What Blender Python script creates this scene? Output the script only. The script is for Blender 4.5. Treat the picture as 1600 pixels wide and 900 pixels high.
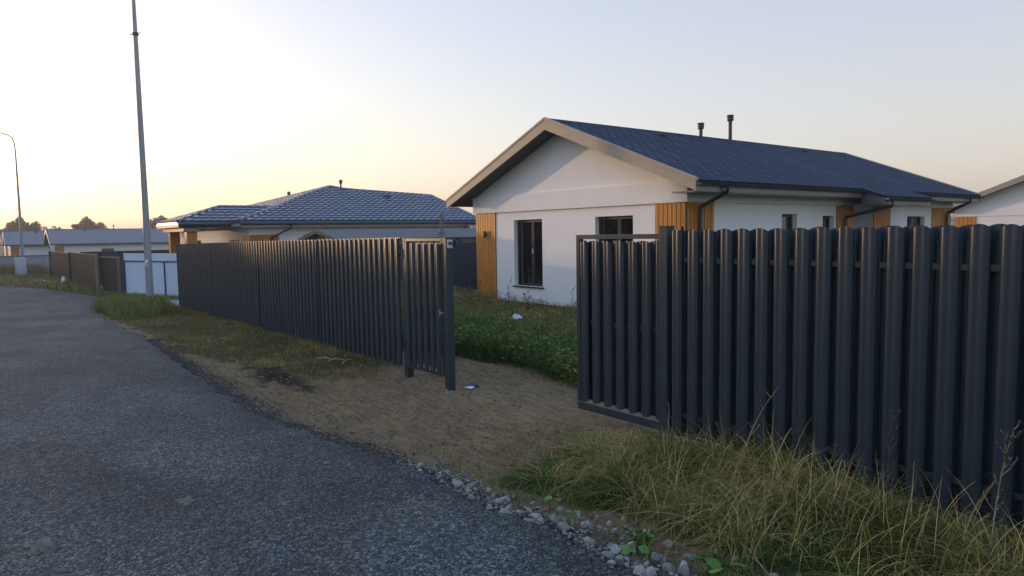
import bpy, math, random
import numpy as np
from mathutils import Vector, Matrix
random.seed(7); rng = np.random.default_rng(7)
R = math.radians
scene = bpy.context.scene
for o in list(bpy.data.objects): bpy.data.objects.remove(o)

# ------------------------------------------------------------------ camera
cam_d = bpy.data.cameras.new("camera"); cam = bpy.data.objects.new("camera", cam_d)
scene.collection.objects.link(cam); scene.camera = cam
cam_d.sensor_width = 36.0; cam_d.lens = 1090 / 1600 * 36; cam_d.clip_start = .05; cam_d.clip_end = 6000
yaw = R(37.75); roll = math.atan(.016); pitch = math.atan(84.5 * math.cos(roll) / 1090)
view = Vector((-math.cos(yaw), math.sin(yaw), 0)); right = Vector((math.sin(yaw), math.cos(yaw), 0)); upv = Vector((0, 0, 1))
fwd = view * math.cos(pitch) - upv * math.sin(pitch); up0 = view * math.sin(pitch) + upv * math.cos(pitch)
cr, sr = math.cos(roll), math.sin(roll)
r2 = right * cr - up0 * sr; u2 = right * sr + up0 * cr
M4 = Matrix(((r2.x, u2.x, -fwd.x, 0), (r2.y, u2.y, -fwd.y, 0), (r2.z, u2.z, -fwd.z, 2.03), (0, 0, 0, 1)))
cam.matrix_world = M4

# ------------------------------------------------------------------ sky, sun, exposure
SUN_EL, SUN_TH = 3.6, 17.0
sdir = Vector((-math.cos(R(SUN_TH)) * math.cos(R(SUN_EL)), -math.sin(R(SUN_TH)) * math.cos(R(SUN_EL)), math.sin(R(SUN_EL))))
world = bpy.data.worlds.new("World"); scene.world = world; world.use_nodes = True
wt = world.node_tree; wt.nodes.clear()
wo = wt.nodes.new('ShaderNodeOutputWorld'); bg = wt.nodes.new('ShaderNodeBackground'); sky = wt.nodes.new('ShaderNodeTexSky')
sky.sky_type = 'NISHITA'; sky.sun_disc = False; sky.sun_elevation = R(SUN_EL); sky.sun_rotation = math.atan2(sdir.x, sdir.y)
sky.altitude = 100; sky.air_density = 1.0; sky.dust_density = 3.0; sky.ozone_density = 1.6
bg.inputs['Strength'].default_value = .15
veil = wt.nodes.new('ShaderNodeMix'); veil.data_type = 'RGBA'; veil.inputs[0].default_value = .40     # thin high haze over the whole sky
hs = wt.nodes.new('ShaderNodeHueSaturation'); hs.inputs['Saturation'].default_value = .88; wt.links.new(sky.outputs[0], hs.inputs['Color'])
wt.links.new(hs.outputs[0], veil.inputs[6]); tcw = wt.nodes.new('ShaderNodeTexCoord'); sxw = wt.nodes.new('ShaderNodeSeparateXYZ'); wt.links.new(tcw.outputs['Generated'], sxw.inputs[0])
vr = wt.nodes.new('ShaderNodeValToRGB'); wt.links.new(sxw.outputs[2], vr.inputs[0])
for i, (p, c) in enumerate(((0, (3.1, 2.65, 2.4)), (.10, (2.7, 2.38, 2.45)), (.30, (2.12, 2.06, 2.5)), (.5, (1.6, 2.15, 3.4)), (.9, (1.2, 2.35, 4.3)))):
    el = vr.color_ramp.elements[i] if i < 2 else vr.color_ramp.elements.new(p); el.position = p; el.color = (*c, 1)
wt.links.new(vr.outputs[0], veil.inputs[7])
wt.links.new(veil.outputs[2], bg.inputs['Color']); wt.links.new(bg.outputs[0], wo.inputs[0])
sl = bpy.data.lights.new("sun", 'SUN'); sl.energy = .9; sl.angle = R(.6); sl.color = (1.0, .62, .34)
so = bpy.data.objects.new("sun", sl); scene.collection.objects.link(so)
so.rotation_euler = (-sdir).to_track_quat('-Z', 'Y').to_euler()
scene.view_settings.view_transform = 'Standard'; scene.view_settings.look = 'None'
scene.view_settings.exposure = 1.66; scene.view_settings.gamma = 1.0; scene.view_settings.use_curve_mapping = False
scene.cycles.max_bounces = 6; scene.cycles.transparent_max_bounces = 12

# ------------------------------------------------------------------ helpers
COL = scene.collection
def tag(o, label=None, cat=None, group=None, kind=None):
    if label: o['label'] = label
    if cat: o['category'] = cat
    if group: o['group'] = group
    if kind: o['kind'] = kind
    return o
def empty(name, loc=(0, 0, 0), rz=0, **k):
    o = bpy.data.objects.new(name, None); COL.objects.link(o); o.location = loc; o.rotation_euler = (0, 0, rz)
    o.empty_display_size = .2
    return tag(o, **k)
def children(o): return [c for c in bpy.data.objects if c.parent == o]
def copy_tree(o, parent=None):
    c = o.copy(); COL.objects.link(c); c.parent = parent
    for ch in children(o): copy_tree(ch, c)
    return c

class MB:
    def __init__(s): s.v = []; s.f = []
    def add(s, vs, fs):
        b = len(s.v); s.v += [tuple(p) for p in vs]; s.f += [tuple(i + b for i in f) for f in fs]; return s
    def box(s, x0, x1, y0, y1, z0, z1):
        return s.add([(x0, y0, z0), (x1, y0, z0), (x1, y1, z0), (x0, y1, z0), (x0, y0, z1), (x1, y0, z1), (x1, y1, z1), (x0, y1, z1)],
                     [(0, 3, 2, 1), (4, 5, 6, 7), (0, 1, 5, 4), (1, 2, 6, 5), (2, 3, 7, 6), (3, 0, 4, 7)])
    def obox(s, a, b, w, h, lift=0):          # box beam from a to b, width w horizontally, height h
        a = Vector(a); b = Vector(b); d = (b - a).normalized()
        n = d.cross(Vector((0, 0, 1)))
        n = Vector((1, 0, 0)) if n.length < 1e-4 else n.normalized()
        u = n.cross(d).normalized()
        vs = []
        for p in (a, b):
            for i, j in ((-1, -1), (1, -1), (1, 1), (-1, 1)): vs.append(p + n * w / 2 * i + u * h / 2 * j)
        return s.add(vs, [(0, 1, 2, 3), (7, 6, 5, 4), (0, 4, 5, 1), (1, 5, 6, 2), (2, 6, 7, 3), (3, 7, 4, 0)])
    def prism(s, poly, axis, c0, c1):         # polygon in plane extruded on 'x' or 'y' axis from c0 to c1
        n = len(poly); vs = []
        for c in (c0, c1):
            for a, z in poly: vs.append((a, c, z) if axis == 'y' else (c, a, z))
        fs = [tuple(range(n)), tuple(range(2 * n - 1, n - 1, -1))] + [(i, i + n, (i + 1) % n + n, (i + 1) % n) for i in range(n)]
        return s.add(vs, fs)
    def slab(s, top, t):                      # planar polygon with vertical thickness t below
        n = len(top); vs = [tuple(p) for p in top] + [(p[0], p[1], p[2] - t) for p in top]
        return s.add(vs, [tuple(range(n)), tuple(range(2 * n - 1, n - 1, -1))] + [(i, i + n, (i + 1) % n + n, (i + 1) % n) for i in range(n)])
    def tube(s, pts, rad, n=10, cap=True):
        pts = [Vector(p) for p in pts]; rad = rad if isinstance(rad, (list, tuple)) else [rad] * len(pts)
        rings = []; b0 = len(s.v); ref = None
        for i, p in enumerate(pts):
            d = (pts[min(i + 1, len(pts) - 1)] - pts[max(i - 1, 0)]).normalized()
            if ref is None: ref = Vector((0, 0, 1)) if abs(d.z) < .9 else Vector((1, 0, 0))
            a = (ref - d * ref.dot(d)).normalized(); b = d.cross(a); ref = a
            rings.append([p + (a * math.cos(t) + b * math.sin(t)) * rad[i] for t in [2 * math.pi * k / n for k in range(n)]])
        vs = [q for r in rings for q in r]; fs = []
        for i in range(len(pts) - 1):
            for k in range(n): fs.append((i * n + k, i * n + (k + 1) % n, (i + 1) * n + (k + 1) % n, (i + 1) * n + k))
        if cap: fs += [tuple(range(n - 1, -1, -1)), tuple((len(pts) - 1) * n + k for k in range(n))]
        return s.add(vs, fs)
    def build(s, name, m, parent=None, smooth=False, uv=False, bevel=0, **k):
        me = bpy.data.meshes.new(name); me.from_pydata(s.v, [], s.f); me.materials.append(m)
        o = bpy.data.objects.new(name, me); COL.objects.link(o); o.parent = parent
        import bmesh
        bm = bmesh.new(); bm.from_mesh(me); bmesh.ops.recalc_face_normals(bm, faces=bm.faces); bm.to_mesh(me); bm.free()
        if uv:
            ul = me.uv_layers.new(name='UVMap')
            for p in me.polygons:
                n = p.normal; u = Vector((0, 0, 1)).cross(n)
                u = Vector((1, 0, 0)) if u.length < 1e-3 else u.normalized()
                w = n.cross(u)
                for li in p.loop_indices:
                    c = me.vertices[me.loops[li].vertex_index].co; ul.data[li].uv = (c.dot(u), c.dot(w))
        if smooth:
            for p in me.polygons: p.use_smooth = True
            me.set_sharp_from_angle(angle=R(40))
        if bevel:
            md = o.modifiers.new('bevel', 'BEVEL'); md.width = bevel; md.segments = 2; md.limit_method = 'ANGLE'
        return tag(o, **k)

def fast_mesh(name, V, F, m, parent=None, attr=None, smooth=False, **k):
    V = np.asarray(V, np.float32); F = np.asarray(F, np.int32); nf, q = F.shape
    me = bpy.data.meshes.new(name); me.vertices.add(len(V)); me.vertices.foreach_set('co', V.ravel())
    me.loops.add(nf * q); me.loops.foreach_set('vertex_index', F.ravel())
    me.polygons.add(nf); me.polygons.foreach_set('loop_start', np.arange(nf, dtype=np.int32) * q)
    if smooth: me.polygons.foreach_set('use_smooth', np.ones(nf, bool))
    me.update(calc_edges=True)
    for an, av in (attr or {}).items():
        a = me.attributes.new(an, 'FLOAT', 'POINT'); a.data.foreach_set('value', np.asarray(av, np.float32))
    me.materials.append(m); o = bpy.data.objects.new(name, me); COL.objects.link(o); o.parent = parent
    return tag(o, **k)

def _h(i, j, s): 
    n = (i * 374761393 + j * 668265263 + s * 1442695041) & 0xffffffff
    n = ((n ^ (n >> 13)) * 1274126177) & 0xffffffff
    return ((n ^ (n >> 16)) & 0xffff) / 65535.
def vnoise(x, y, s=0):
    x = np.asarray(x, float); y = np.asarray(y, float); i = np.floor(x).astype(np.int64); j = np.floor(y).astype(np.int64)
    u = x - i; v = y - j; u = u * u * (3 - 2 * u); v = v * v * (3 - 2 * v)
    return (_h(i, j, s) * (1 - u) + _h(i + 1, j, s) * u) * (1 - v) + (_h(i, j + 1, s) * (1 - u) + _h(i + 1, j + 1, s) * u) * v
def fbm(x, y, oct=4, s=0):
    x = np.asarray(x, float); y = np.asarray(y, float)
    a = 0; w = .5
    for o in range(oct): a = a + w * (vnoise(x * 2 ** o, y * 2 ** o, s + o) - .5) * 2; w *= .5
    return a

# ------------------------------------------------------------------ materials
def newmat(name):
    m = bpy.data.materials.new(name); m.use_nodes = True; nt = m.node_tree
    return m, nt, nt.nodes['Principled BSDF']
def N(nt, t, **k):
    n = nt.nodes.new(t)
    for a, b in k.items(): setattr(n, a, b)
    return n
def ramp(nt, src, stops):
    r = N(nt, 'ShaderNodeValToRGB'); e = r.color_ramp.elements
    while len(e) < len(stops): e.new(.5)
    for el, (p, c) in zip(e, stops): el.position = p; el.color = (*c, 1)
    nt.links.new(src, r.inputs[0]); return r.outputs[0]
def coords(nt, scale=(1, 1, 1), kind='Object'):
    tc = N(nt, 'ShaderNodeTexCoord'); mp = N(nt, 'ShaderNodeMapping'); mp.inputs['Scale'].default_value = scale
    nt.links.new(tc.outputs[kind], mp.inputs[0]); return mp.outputs[0]
def noise(nt, vec, scale, detail=4, rough=.6):
    n = N(nt, 'ShaderNodeTexNoise'); n.inputs['Scale'].default_value = scale; n.inputs['Detail'].default_value = detail
    n.inputs['Roughness'].default_value = rough; nt.links.new(vec, n.inputs['Vector']); return n.outputs[0]
def bump(nt, b, h, strength, dist=.01):
    n = N(nt, 'ShaderNodeBump'); n.inputs['Strength'].default_value = strength; n.inputs['Distance'].default_value = dist
    nt.links.new(h, n.inputs['Height']); nt.links.new(n.outputs[0], b.inputs['Normal'])
def mul(nt, a, b, op='MULTIPLY', clamp=False):
    n = N(nt, 'ShaderNodeMath', operation=op, use_clamp=clamp)
    for i, v in enumerate((a, b)):
        if isinstance(v, (int, float)): n.inputs[i].default_value = v
        elif v is not None: nt.links.new(v, n.inputs[i])
    return n.outputs[0]
def mixc(nt, fac, a, b, blend='MIX'):
    n = N(nt, 'ShaderNodeMix', data_type='RGBA', blend_type=blend)
    for i, v in ((0, fac), (6, a), (7, b)):
        if isinstance(v, (int, float)): n.inputs[i].default_value = v
        elif isinstance(v, tuple): n.inputs[i].default_value = (*v, 1)
        else: nt.links.new(v, n.inputs[i])
    return n.outputs[2]
def simple(name, col, rough=.6, metal=0, var=.15, scale=6, bmp=0, bscale=60, spec=.5, stretch=(1, 1, 1)):
    m, nt, b = newmat(name); v = coords(nt, stretch)
    n = noise(nt, v, scale, 5)
    c = ramp(nt, n, [(.3, tuple(x * (1 - var) for x in col)), (.7, tuple(min(1, x * (1 + var)) for x in col))])
    nt.links.new(c, b.inputs['Base Color']); b.inputs['Roughness'].default_value = rough; b.inputs['Metallic'].default_value = metal
    b.inputs['Specular IOR Level'].default_value = spec
    if bmp: bump(nt, b, noise(nt, v, bscale, 3), bmp)
    return m
MAT = {}
MAT['fence'] = simple('graphite_steel', (.0200, .0330, .0470), .34, .0, .18, 3, .02, 12)
MAT['fence_dark'] = simple('dark_profiled_steel', (.019, .029, .042), .5, .0, .12, 3)
MAT['plaster'] = simple('white_plaster', (.76, .77, .785), .85, 0, .035, 1.3, .12, 220)
MAT['plaster_cream'] = simple('cream_plaster', (.66, .63, .57), .85, 0, .04, 1.3, .1, 200)
MAT['fascia'] = simple('beige_metal_fascia', (.30, .265, .21), .6, .0, .10, 2.0, .1, 12, stretch=(1, 1, 3))
MAT['fascia_grey'] = simple('grey_metal_fascia', (.15, .16, .175), .35, .3, .12, 2.5, .15, 8)
MAT['soffit'] = simple('graphite_soffit', (.030, .033, .038), .5, 0, .1, 3)
MAT['gutter'] = simple('graphite_gutter', (.035, .045, .065), .28, .2, .1, 3)
MAT['pipe'] = simple('dark_downpipe', (.022, .024, .028), .4, .1, .1, 3)
MAT['plinth'] = simple('dark_plinth', (.035, .037, .04), .8, 0, .2, 5, .3, 60)
MAT['winframe'] = simple('anthracite_window_frame', (.016, .02, .026), .65, 0, .08, 5)
MAT['black'] = simple('black_metal', (.012, .012, .013), .45, 0, .1, 5)
MAT['vent'] = simple('brown_grey_vent_plastic', (.045, .042, .045), .55, 0, .1, 5)
MAT['concrete'] = simple('grey_concrete', (.30, .31, .32), .8, 0, .16, 8, .3, 90)
MAT['galv'] = simple('galvanised_pole', (.27, .29, .31), .45, .35, .18, 5, .1, 30, stretch=(1, 1, .2))
MAT['white_sheet'] = simple('white_blue_steel_sheet', (.62, .72, .86), .45, 0, .04, 2)
MAT['blue_frame'] = simple('dark_blue_frame', (.03, .045, .09), .4, 0, .1, 4)
MAT['brown'] = simple('brown_profiled_steel', (.055, .038, .028), .5, 0, .22, 2.5)
MAT['brown_trim'] = simple('pale_brown_trim', (.24, .17, .13), .5, 0, .15, 3)
MAT['grey_fence'] = simple('pale_grey_sheet', (.27, .28, .31), .5, 0, .1, 3)
MAT['cabinet'] = simple('pale_cabinet_paint', (.50, .52, .56), .5, 0, .06, 3)
MAT['pale_wood'] = simple('pale_bare_timber', (.50, .42, .33), .8, 0, .15, 8, .3, 40)
MAT['door'] = simple('dark_door_paint', (.05, .055, .065), .4, 0, .1, 4)
MAT['ochre'] = simple('ochre_plywood', (.42, .30, .17), .7, 0, .12, 4)
MAT['shed_roof'] = simple('dark_shed_roof', (.035, .042, .058), .55, .1, .12, 3)
MAT['stainless'] = simple('stainless_flue', (.16, .13, .115), .45, .5, .1, 6)
MAT['stem'] = simple('dry_stem', (.075, .055, .035), .9, 0, .3, 10)
MAT['twig'] = simple('pale_dry_twig', (.32, .27, .20), .9, 0, .2, 10)
MAT['trunk'] = simple('grey_bark', (.09, .07, .055), .9, 0, .3, 4, .5, 20)
MAT['litter'] = simple('white_plastic_scrap', (.66, .68, .72), .4, 0, .1, 20)
MAT['litter_blue'] = simple('blue_plastic_scrap', (.03, .05, .10), .4, 0, .1, 20)
MAT['mud'] = simple('dried_mud', (.13, .115, .085), .95, 0, .25, 14, .6, 60)
MAT['seed'] = simple('dark_seed_head', (.06, .045, .03), .9, 0, .3, 30)

def m_wood():
    m, nt, b = newmat('orange_stained_boards'); v = coords(nt, (14, 14, .9))
    n = noise(nt, v, 2.2, 6, .65); v2 = coords(nt, (1, 1, 1)); n2 = noise(nt, v2, 2.0, 3)
    c = ramp(nt, n, [(.25, (.30, .095, .008)), (.55, (.52, .20, .018)), (.8, (.64, .28, .034))])
    c = mixc(nt, .5, c, ramp(nt, n2, [(.3, (.38, .14, .012)), (.7, (.58, .24, .028))]))
    nt.links.new(c, b.inputs['Base Color']); b.inputs['Roughness'].default_value = .55; bump(nt, b, n, .3, .004); return m
MAT['wood'] = m_wood()
MAT['wood_gap'] = simple('dark_board_gap', (.05, .022, .008), .9)

def m_shingle():
    m, nt, b = newmat('blue_grey_shingle'); v = coords(nt, kind='UV')
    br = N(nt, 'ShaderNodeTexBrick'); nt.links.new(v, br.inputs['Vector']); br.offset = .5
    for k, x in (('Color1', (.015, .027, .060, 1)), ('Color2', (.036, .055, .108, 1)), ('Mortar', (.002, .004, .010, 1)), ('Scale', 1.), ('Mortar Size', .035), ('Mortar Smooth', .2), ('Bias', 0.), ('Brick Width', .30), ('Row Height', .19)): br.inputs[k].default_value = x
    w = coords(nt, (3.0, .35, 1), kind='UV'); n = noise(nt, w, 1.0, 2)
    g = noise(nt, v, 90, 2)
    c = mixc(nt, 1.0, br.outputs[0], ramp(nt, n, [(.35, (.45, .47, .5)), (.65, (1.5, 1.48, 1.45))]), 'MULTIPLY')
    c = mixc(nt, .12, c, ramp(nt, g, [(.3, (.010, .018, .04)), (.7, (.04, .06, .11))]))
    nt.links.new(c, b.inputs['Base Color']); b.inputs['Roughness'].default_value = .8; b.inputs['Specular IOR Level'].default_value = .15
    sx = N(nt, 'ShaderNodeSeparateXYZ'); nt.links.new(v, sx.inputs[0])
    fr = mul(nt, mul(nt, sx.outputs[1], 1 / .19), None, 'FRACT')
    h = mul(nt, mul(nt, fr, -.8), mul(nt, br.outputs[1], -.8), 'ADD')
    bump(nt, b, h, 1.0, .045); return m
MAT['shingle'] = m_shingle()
def m_tile(name='blue_metal_tile', col=(.045, .062, .10), rough=.32):
    m, nt, b = newmat(name); v = coords(nt, kind='UV'); sx = N(nt, 'ShaderNodeSeparateXYZ'); nt.links.new(v, sx.inputs[0])
    wv = mul(nt, mul(nt, sx.outputs[0], 2 * math.pi / .26), None, 'SINE')
    fr = mul(nt, mul(nt, sx.outputs[1], 1 / .36), None, 'FRACT')
    edge = mul(nt, fr, .14, 'LESS_THAN')
    h = mul(nt, mul(nt, wv, .35), mul(nt, fr, -1.0), 'ADD')
    c = mixc(nt, mul(nt, edge, .8), col, (.008, .01, .018)); nt.links.new(c, b.inputs['Base Color'])
    b.inputs['Roughness'].default_value = rough; b.inputs['Metallic'].default_value = .1
    bump(nt, b, h, 1.0, .05); return m
MAT['tile'] = simple('blue_metal_tile', (.075, .105, .165), .34, .15, .08, 2)
MAT['far_roof'] = m_tile('grey_blue_far_tile', (.10, .12, .155), .5)
def m_glass():
    m, nt, b = newmat('window_glass'); nt.nodes.remove(b); out = nt.nodes['Material Output']
    g = N(nt, 'ShaderNodeBsdfGlossy'); g.inputs['Roughness'].default_value = .015; g.inputs['Color'].default_value = (.95, .97, 1, 1)
    t = N(nt, 'ShaderNodeBsdfTransparent'); t.inputs['Color'].default_value = (.74, .78, .75, 1)
    fr = N(nt, 'ShaderNodeFresnel'); fr.inputs['IOR'].default_value = 2.3
    v = coords(nt); bp = N(nt, 'ShaderNodeBump'); bp.inputs['Strength'].default_value = .06; bp.inputs['Distance'].default_value = .02
    nt.links.new(noise(nt, v, 2.0, 2), bp.inputs['Height']); nt.links.new(bp.outputs[0], g.inputs['Normal'])
    mx = N(nt, 'ShaderNodeMixShader'); nt.links.new(fr.outputs[0], mx.inputs[0]); nt.links.new(t.outputs[0], mx.inputs[1]); nt.links.new(g.outputs[0], mx.inputs[2])
    nt.links.new(mx.outputs[0], out.inputs[0]); return m
MAT['glass'] = m_glass()

def m_ground():
    m, nt, b = newmat('bare_earth_and_turf_soil'); v = coords(nt)
    a = N(nt, 'ShaderNodeAttribute', attribute_name='turf'); d = N(nt, 'ShaderNodeAttribute', attribute_name='damp')
    n1 = noise(nt, v, 1.6, 6, .6); n2 = noise(nt, v, 14, 6, .7); n3 = noise(nt, v, 60, 5, .8)
    st = noise(nt, coords(nt, (1.2, 9, 1)), 2.2, 4, .6)
    c = ramp(nt, n1, [(.25, (.17, .088, .034)), (.5, (.37, .21, .085)), (.75, (.55, .35, .165))])
    c = mixc(nt, .5, c, ramp(nt, n2, [(.3, (.06, .03, .012)), (.7, (.62, .40, .19))]))
    c = mixc(nt, .45, c, ramp(nt, st, [(.38, (.07, .042, .02)), (.62, (.47, .31, .155))]))
    c = mixc(nt, .35, c, ramp(nt, n3, [(.35, (.06, .045, .033)), (.62, (.24, .19, .14)), (.8, (.45, .4, .34))]))
    g = ramp(nt, n2, [(.3, (.045, .04, .016)), (.6, (.10, .085, .036)), (.8, (.15, .13, .06))])
    c = mixc(nt, a.outputs['Fac'], c, g); c = mixc(nt, d.outputs['Fac'], c, (.022, .017, .013))
    nt.links.new(c, b.inputs['Base Color']); b.inputs['Roughness'].default_value = .95; b.inputs['Specular IOR Level'].default_value = .2
    h = mul(nt, mul(nt, n2, 1.0), mul(nt, n3, .35), 'ADD'); bump(nt, b, h, 1.0, .06); return m
def m_road():
    m, nt, b = newmat('dark_crushed_asphalt'); v = coords(nt)
    vo = N(nt, 'ShaderNodeTexVoronoi'); vo.inputs['Scale'].default_value = 88; nt.links.new(v, vo.inputs['Vector'])
    vb = N(nt, 'ShaderNodeTexVoronoi'); vb.inputs['Scale'].default_value = 42; nt.links.new(v, vb.inputs['Vector'])
    sp = N(nt, 'ShaderNodeSeparateColor'); nt.links.new(vo.outputs['Color'], sp.inputs[0])
    c = ramp(nt, sp.outputs[0], [(0, (.014, .019, .022)), (.5, (.035, .046, .051)), (.8, (.080, .096, .102)), (.97, (.26, .28, .28))])
    s2 = N(nt, 'ShaderNodeSeparateColor'); nt.links.new(vb.outputs['Color'], s2.inputs[0])
    c2 = ramp(nt, s2.outputs[1], [(.0, (.016, .021, .024)), (.75, (.056, .068, .072)), (.98, (.28, .29, .27))])
    c = mixc(nt, .35, c, c2)
    n = noise(nt, coords(nt, (.35, 1, 1)), 1.3, 6, .65)
    c = mixc(nt, 1.0, c, ramp(nt, n, [(.3, (.55, .58, .63)), (.7, (1.4, 1.37, 1.33))]), 'MULTIPLY')
    nl = noise(nt, v, .28, 5, .7); c = mixc(nt, 1.0, c, ramp(nt, nl, [(.36, (.68, .70, .72)), (.64, (1.5, 1.48, 1.45))]), 'MULTIPLY')
    ea = N(nt, 'ShaderNodeAttribute', attribute_name='fresh'); c = mixc(nt, mul(nt, ea.outputs['Fac'], .72), c, mixc(nt, .3, c, (.004, .005, .006)))
    nb = noise(nt, v, .55, 5, .7); bf = ramp(nt, nb, [(.52, (0, 0, 0)), (.72, (.5, .5, .5))])
    c = mixc(nt, bf, c, mixc(nt, .5, c, (.15, .125, .10)))
    nt.links.new(c, b.inputs['Base Color']); b.inputs['Roughness'].default_value = .8; b.inputs['Specular IOR Level'].default_value = .35
    h = mul(nt, mul(nt, vo.outputs['Distance'], -1.1), mul(nt, vb.outputs['Distance'], -1.4), 'ADD')
    bump(nt, b, h, 1.0, .018); return m
MAT['ground'] = m_ground(); MAT['road'] = m_road()
def m_attr(name, stops, rough=.8, trans=.0, spec=.2):
    m, nt, b = newmat(name); a = N(nt, 'ShaderNodeAttribute', attribute_name='rnd')
    c = ramp(nt, a.outputs['Fac'], stops); nt.links.new(c, b.inputs['Base Color'])
    b.inputs['Roughness'].default_value = rough; b.inputs['Specular IOR Level'].default_value = spec
    if trans:
        out = nt.nodes['Material Output']; t = N(nt, 'ShaderNodeBsdfTranslucent'); nt.links.new(c, t.inputs['Color'])
        mx = N(nt, 'ShaderNodeMixShader'); mx.inputs[0].default_value = trans
        nt.links.new(b.outputs[0], mx.inputs[1]); nt.links.new(t.outputs[0], mx.inputs[2]); nt.links.new(mx.outputs[0], out.inputs[0])
    return m
STRAW = [(0, (.06, .085, .014)), (.25, (.16, .165, .038)), (.5, (.33, .255, .075)), (.8, (.56, .41, .15)), (1, (.74, .58, .29))]
GREEN = [(0, (.035, .08, .012)), (.4, (.085, .155, .024)), (.75, (.17, .205, .042)), (1, (.40, .34, .15))]
OLIVE = [(0, (.075, .075, .018)), (.4, (.175, .140, .036)), (.75, (.30, .235, .085)), (1, (.52, .42, .22))]
RED = [(0, (.06, .06, .02)), (.5, (.16, .10, .045)), (1, (.30, .18, .10))]
MAT['g_straw'] = m_attr('straw_grass', STRAW, trans=.25); MAT['g_green'] = m_attr('green_grass', GREEN, trans=.3)
MAT['g_bank'] = m_attr('dark_bank_weeds', [(0, (.02, .045, .010)), (.5, (.05, .095, .016)), (1, (.14, .17, .04))], trans=.25)
MAT['g_clump'] = m_attr('yellow_green_clump', [(0, (.05, .075, .015)), (.5, (.13, .155, .03)), (1, (.36, .32, .12))], trans=.3)
MAT['g_olive'] = m_attr('olive_grass', OLIVE, trans=.25); MAT['g_red'] = m_attr('rusty_weeds', RED, trans=.25)
MAT['leaf_far'] = m_attr('autumn_foliage', [(0, (.08, .075, .03)), (.5, (.15, .125, .05)), (1, (.24, .17, .08))], trans=.45)
MAT['leaf_dark'] = m_attr('dark_foliage', [(0, (.03, .04, .015)), (1, (.09, .09, .035))], trans=.1)
MAT['broad'] = simple('bright_green_leaf', (.085, .19, .018), .5, 0, .2, 12)
MAT['redleaf'] = simple('reddish_leaf', (.22, .05, .03), .6, 0, .2, 12)
MAT['gravel'] = m_attr('crushed_asphalt_chips', [(0, (.022, .023, .027)), (.6, (.06, .063, .07)), (.93, (.13, .13, .135)), (1, (.42, .41, .38))], .75)
MAT['pebble'] = m_attr('pale_pebbles', [(0, (.12, .105, .09)), (1, (.32, .30, .27))], .85)
def m_stone():
    m, nt, b = newmat('pale_limestone'); v = coords(nt); oi = N(nt, 'ShaderNodeObjectInfo')
    n = noise(nt, v, 30, 6, .7)
    c = ramp(nt, n, [(.3, (.25, .235, .21)), (.55, (.46, .43, .385)), (.75, (.64, .60, .54))])
    c = mixc(nt, 1.0, c, ramp(nt, oi.outputs['Random'], [(0, (.55, .53, .52)), (.5, (.95, .9, .85)), (1, (1.15, 1.15, 1.15))]), 'MULTIPLY')
    nt.links.new(c, b.inputs['Base Color']); b.inputs['Roughness'].default_value = .9; bump(nt, b, n, .8, .01); return m
MAT['stone'] = m_stone()

# ------------------------------------------------------------------ terrain
def zf(x): return np.interp(x, [-300, -120, -100, -83, -66, -50, -31, -22, -8, -4, 0, 10], [-1.5, -1.35, -1.25, -.95, -.66, -.58, -.45, -.12, 0, .05, .09, .1])
def zr(x): return np.interp(x, [-300, -120, -100, -66, -50, -31, -22, -14, -8, -4, 0, 10], [-1.5, -1.35, -1.25, -.68, -.6, -.4, -.15, .08, .2, .28, .35, .4])
EX = [-84, -78, -70, -60, -53, -48, -41, -37, -33.3, -30.5, -26, -20, -17, -13, -9, -7.5, -5.5, -4, -2.3, 0, 8]
EY = [-9, -8, -5, -1, 1.3, 2.7, 3.8, 4.3, 4.7, 3.5, 3.1, 2.8, 2.8, 2.56, 2.35, 2.3, 2.5, 2.6, 2.55, 2.5, 2.4]
def edge(x):
    x = np.asarray(x, float); return np.interp(x, EX, EY) + fbm(x * 1.3, 0 * x, 4, 40) * .15 + fbm(x * 6, 0 * x, 3, 41) * .06
def gz(x, y, fine=True):
    x = np.asarray(x, float); y = np.asarray(y, float); e = edge(x); t = np.clip((y - e) / .75, 0, 1); t = t * t * (3 - 2 * t)
    z = (zr(x) - .05) * (1 - t) + zf(x) * t
    if fine:
        out = np.clip((y - e) / .3, 0, 1)
        z = z + out * (fbm(x * .9, y * .9, 3, 5) * .035 + fbm(x * 3.0, y * 6.5, 3, 9) * .046 + fbm(x * 9, y * 20, 3, 15) * .020)
        rut = sum(np.exp(-((x - (xc + .25 * np.sin(y * .6))) / .16) ** 2) for xc in (-7.15, -5.75, -6.4)) * (y < 7.5) * (y > e + .1)
        z = z - out * .022 * rut * (1 + .5 * fbm(x * 3, y * 11, 2, 19))
        # grassy bank at the right fence, heap of dark soil by the verge
        z = z + .06 * np.exp(-((x + 10.1) / 1.1) ** 2 - ((y - 3.45) / .35) ** 2) * (1 + 1.2 * fbm(x * 6, y * 6, 3, 3))
    z = z + .13 * np.clip((-9.0 - x) / 1.2, 0, 1) * np.clip((x + 27) / 3, 0, 1) * np.exp(-((y - 4.7) / .5) ** 2)
    z = z + .05 * np.clip((x + 4.9) / 1.2, 0, 1) * np.exp(-((y - 4.5) / .75) ** 2)
    return z
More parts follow.
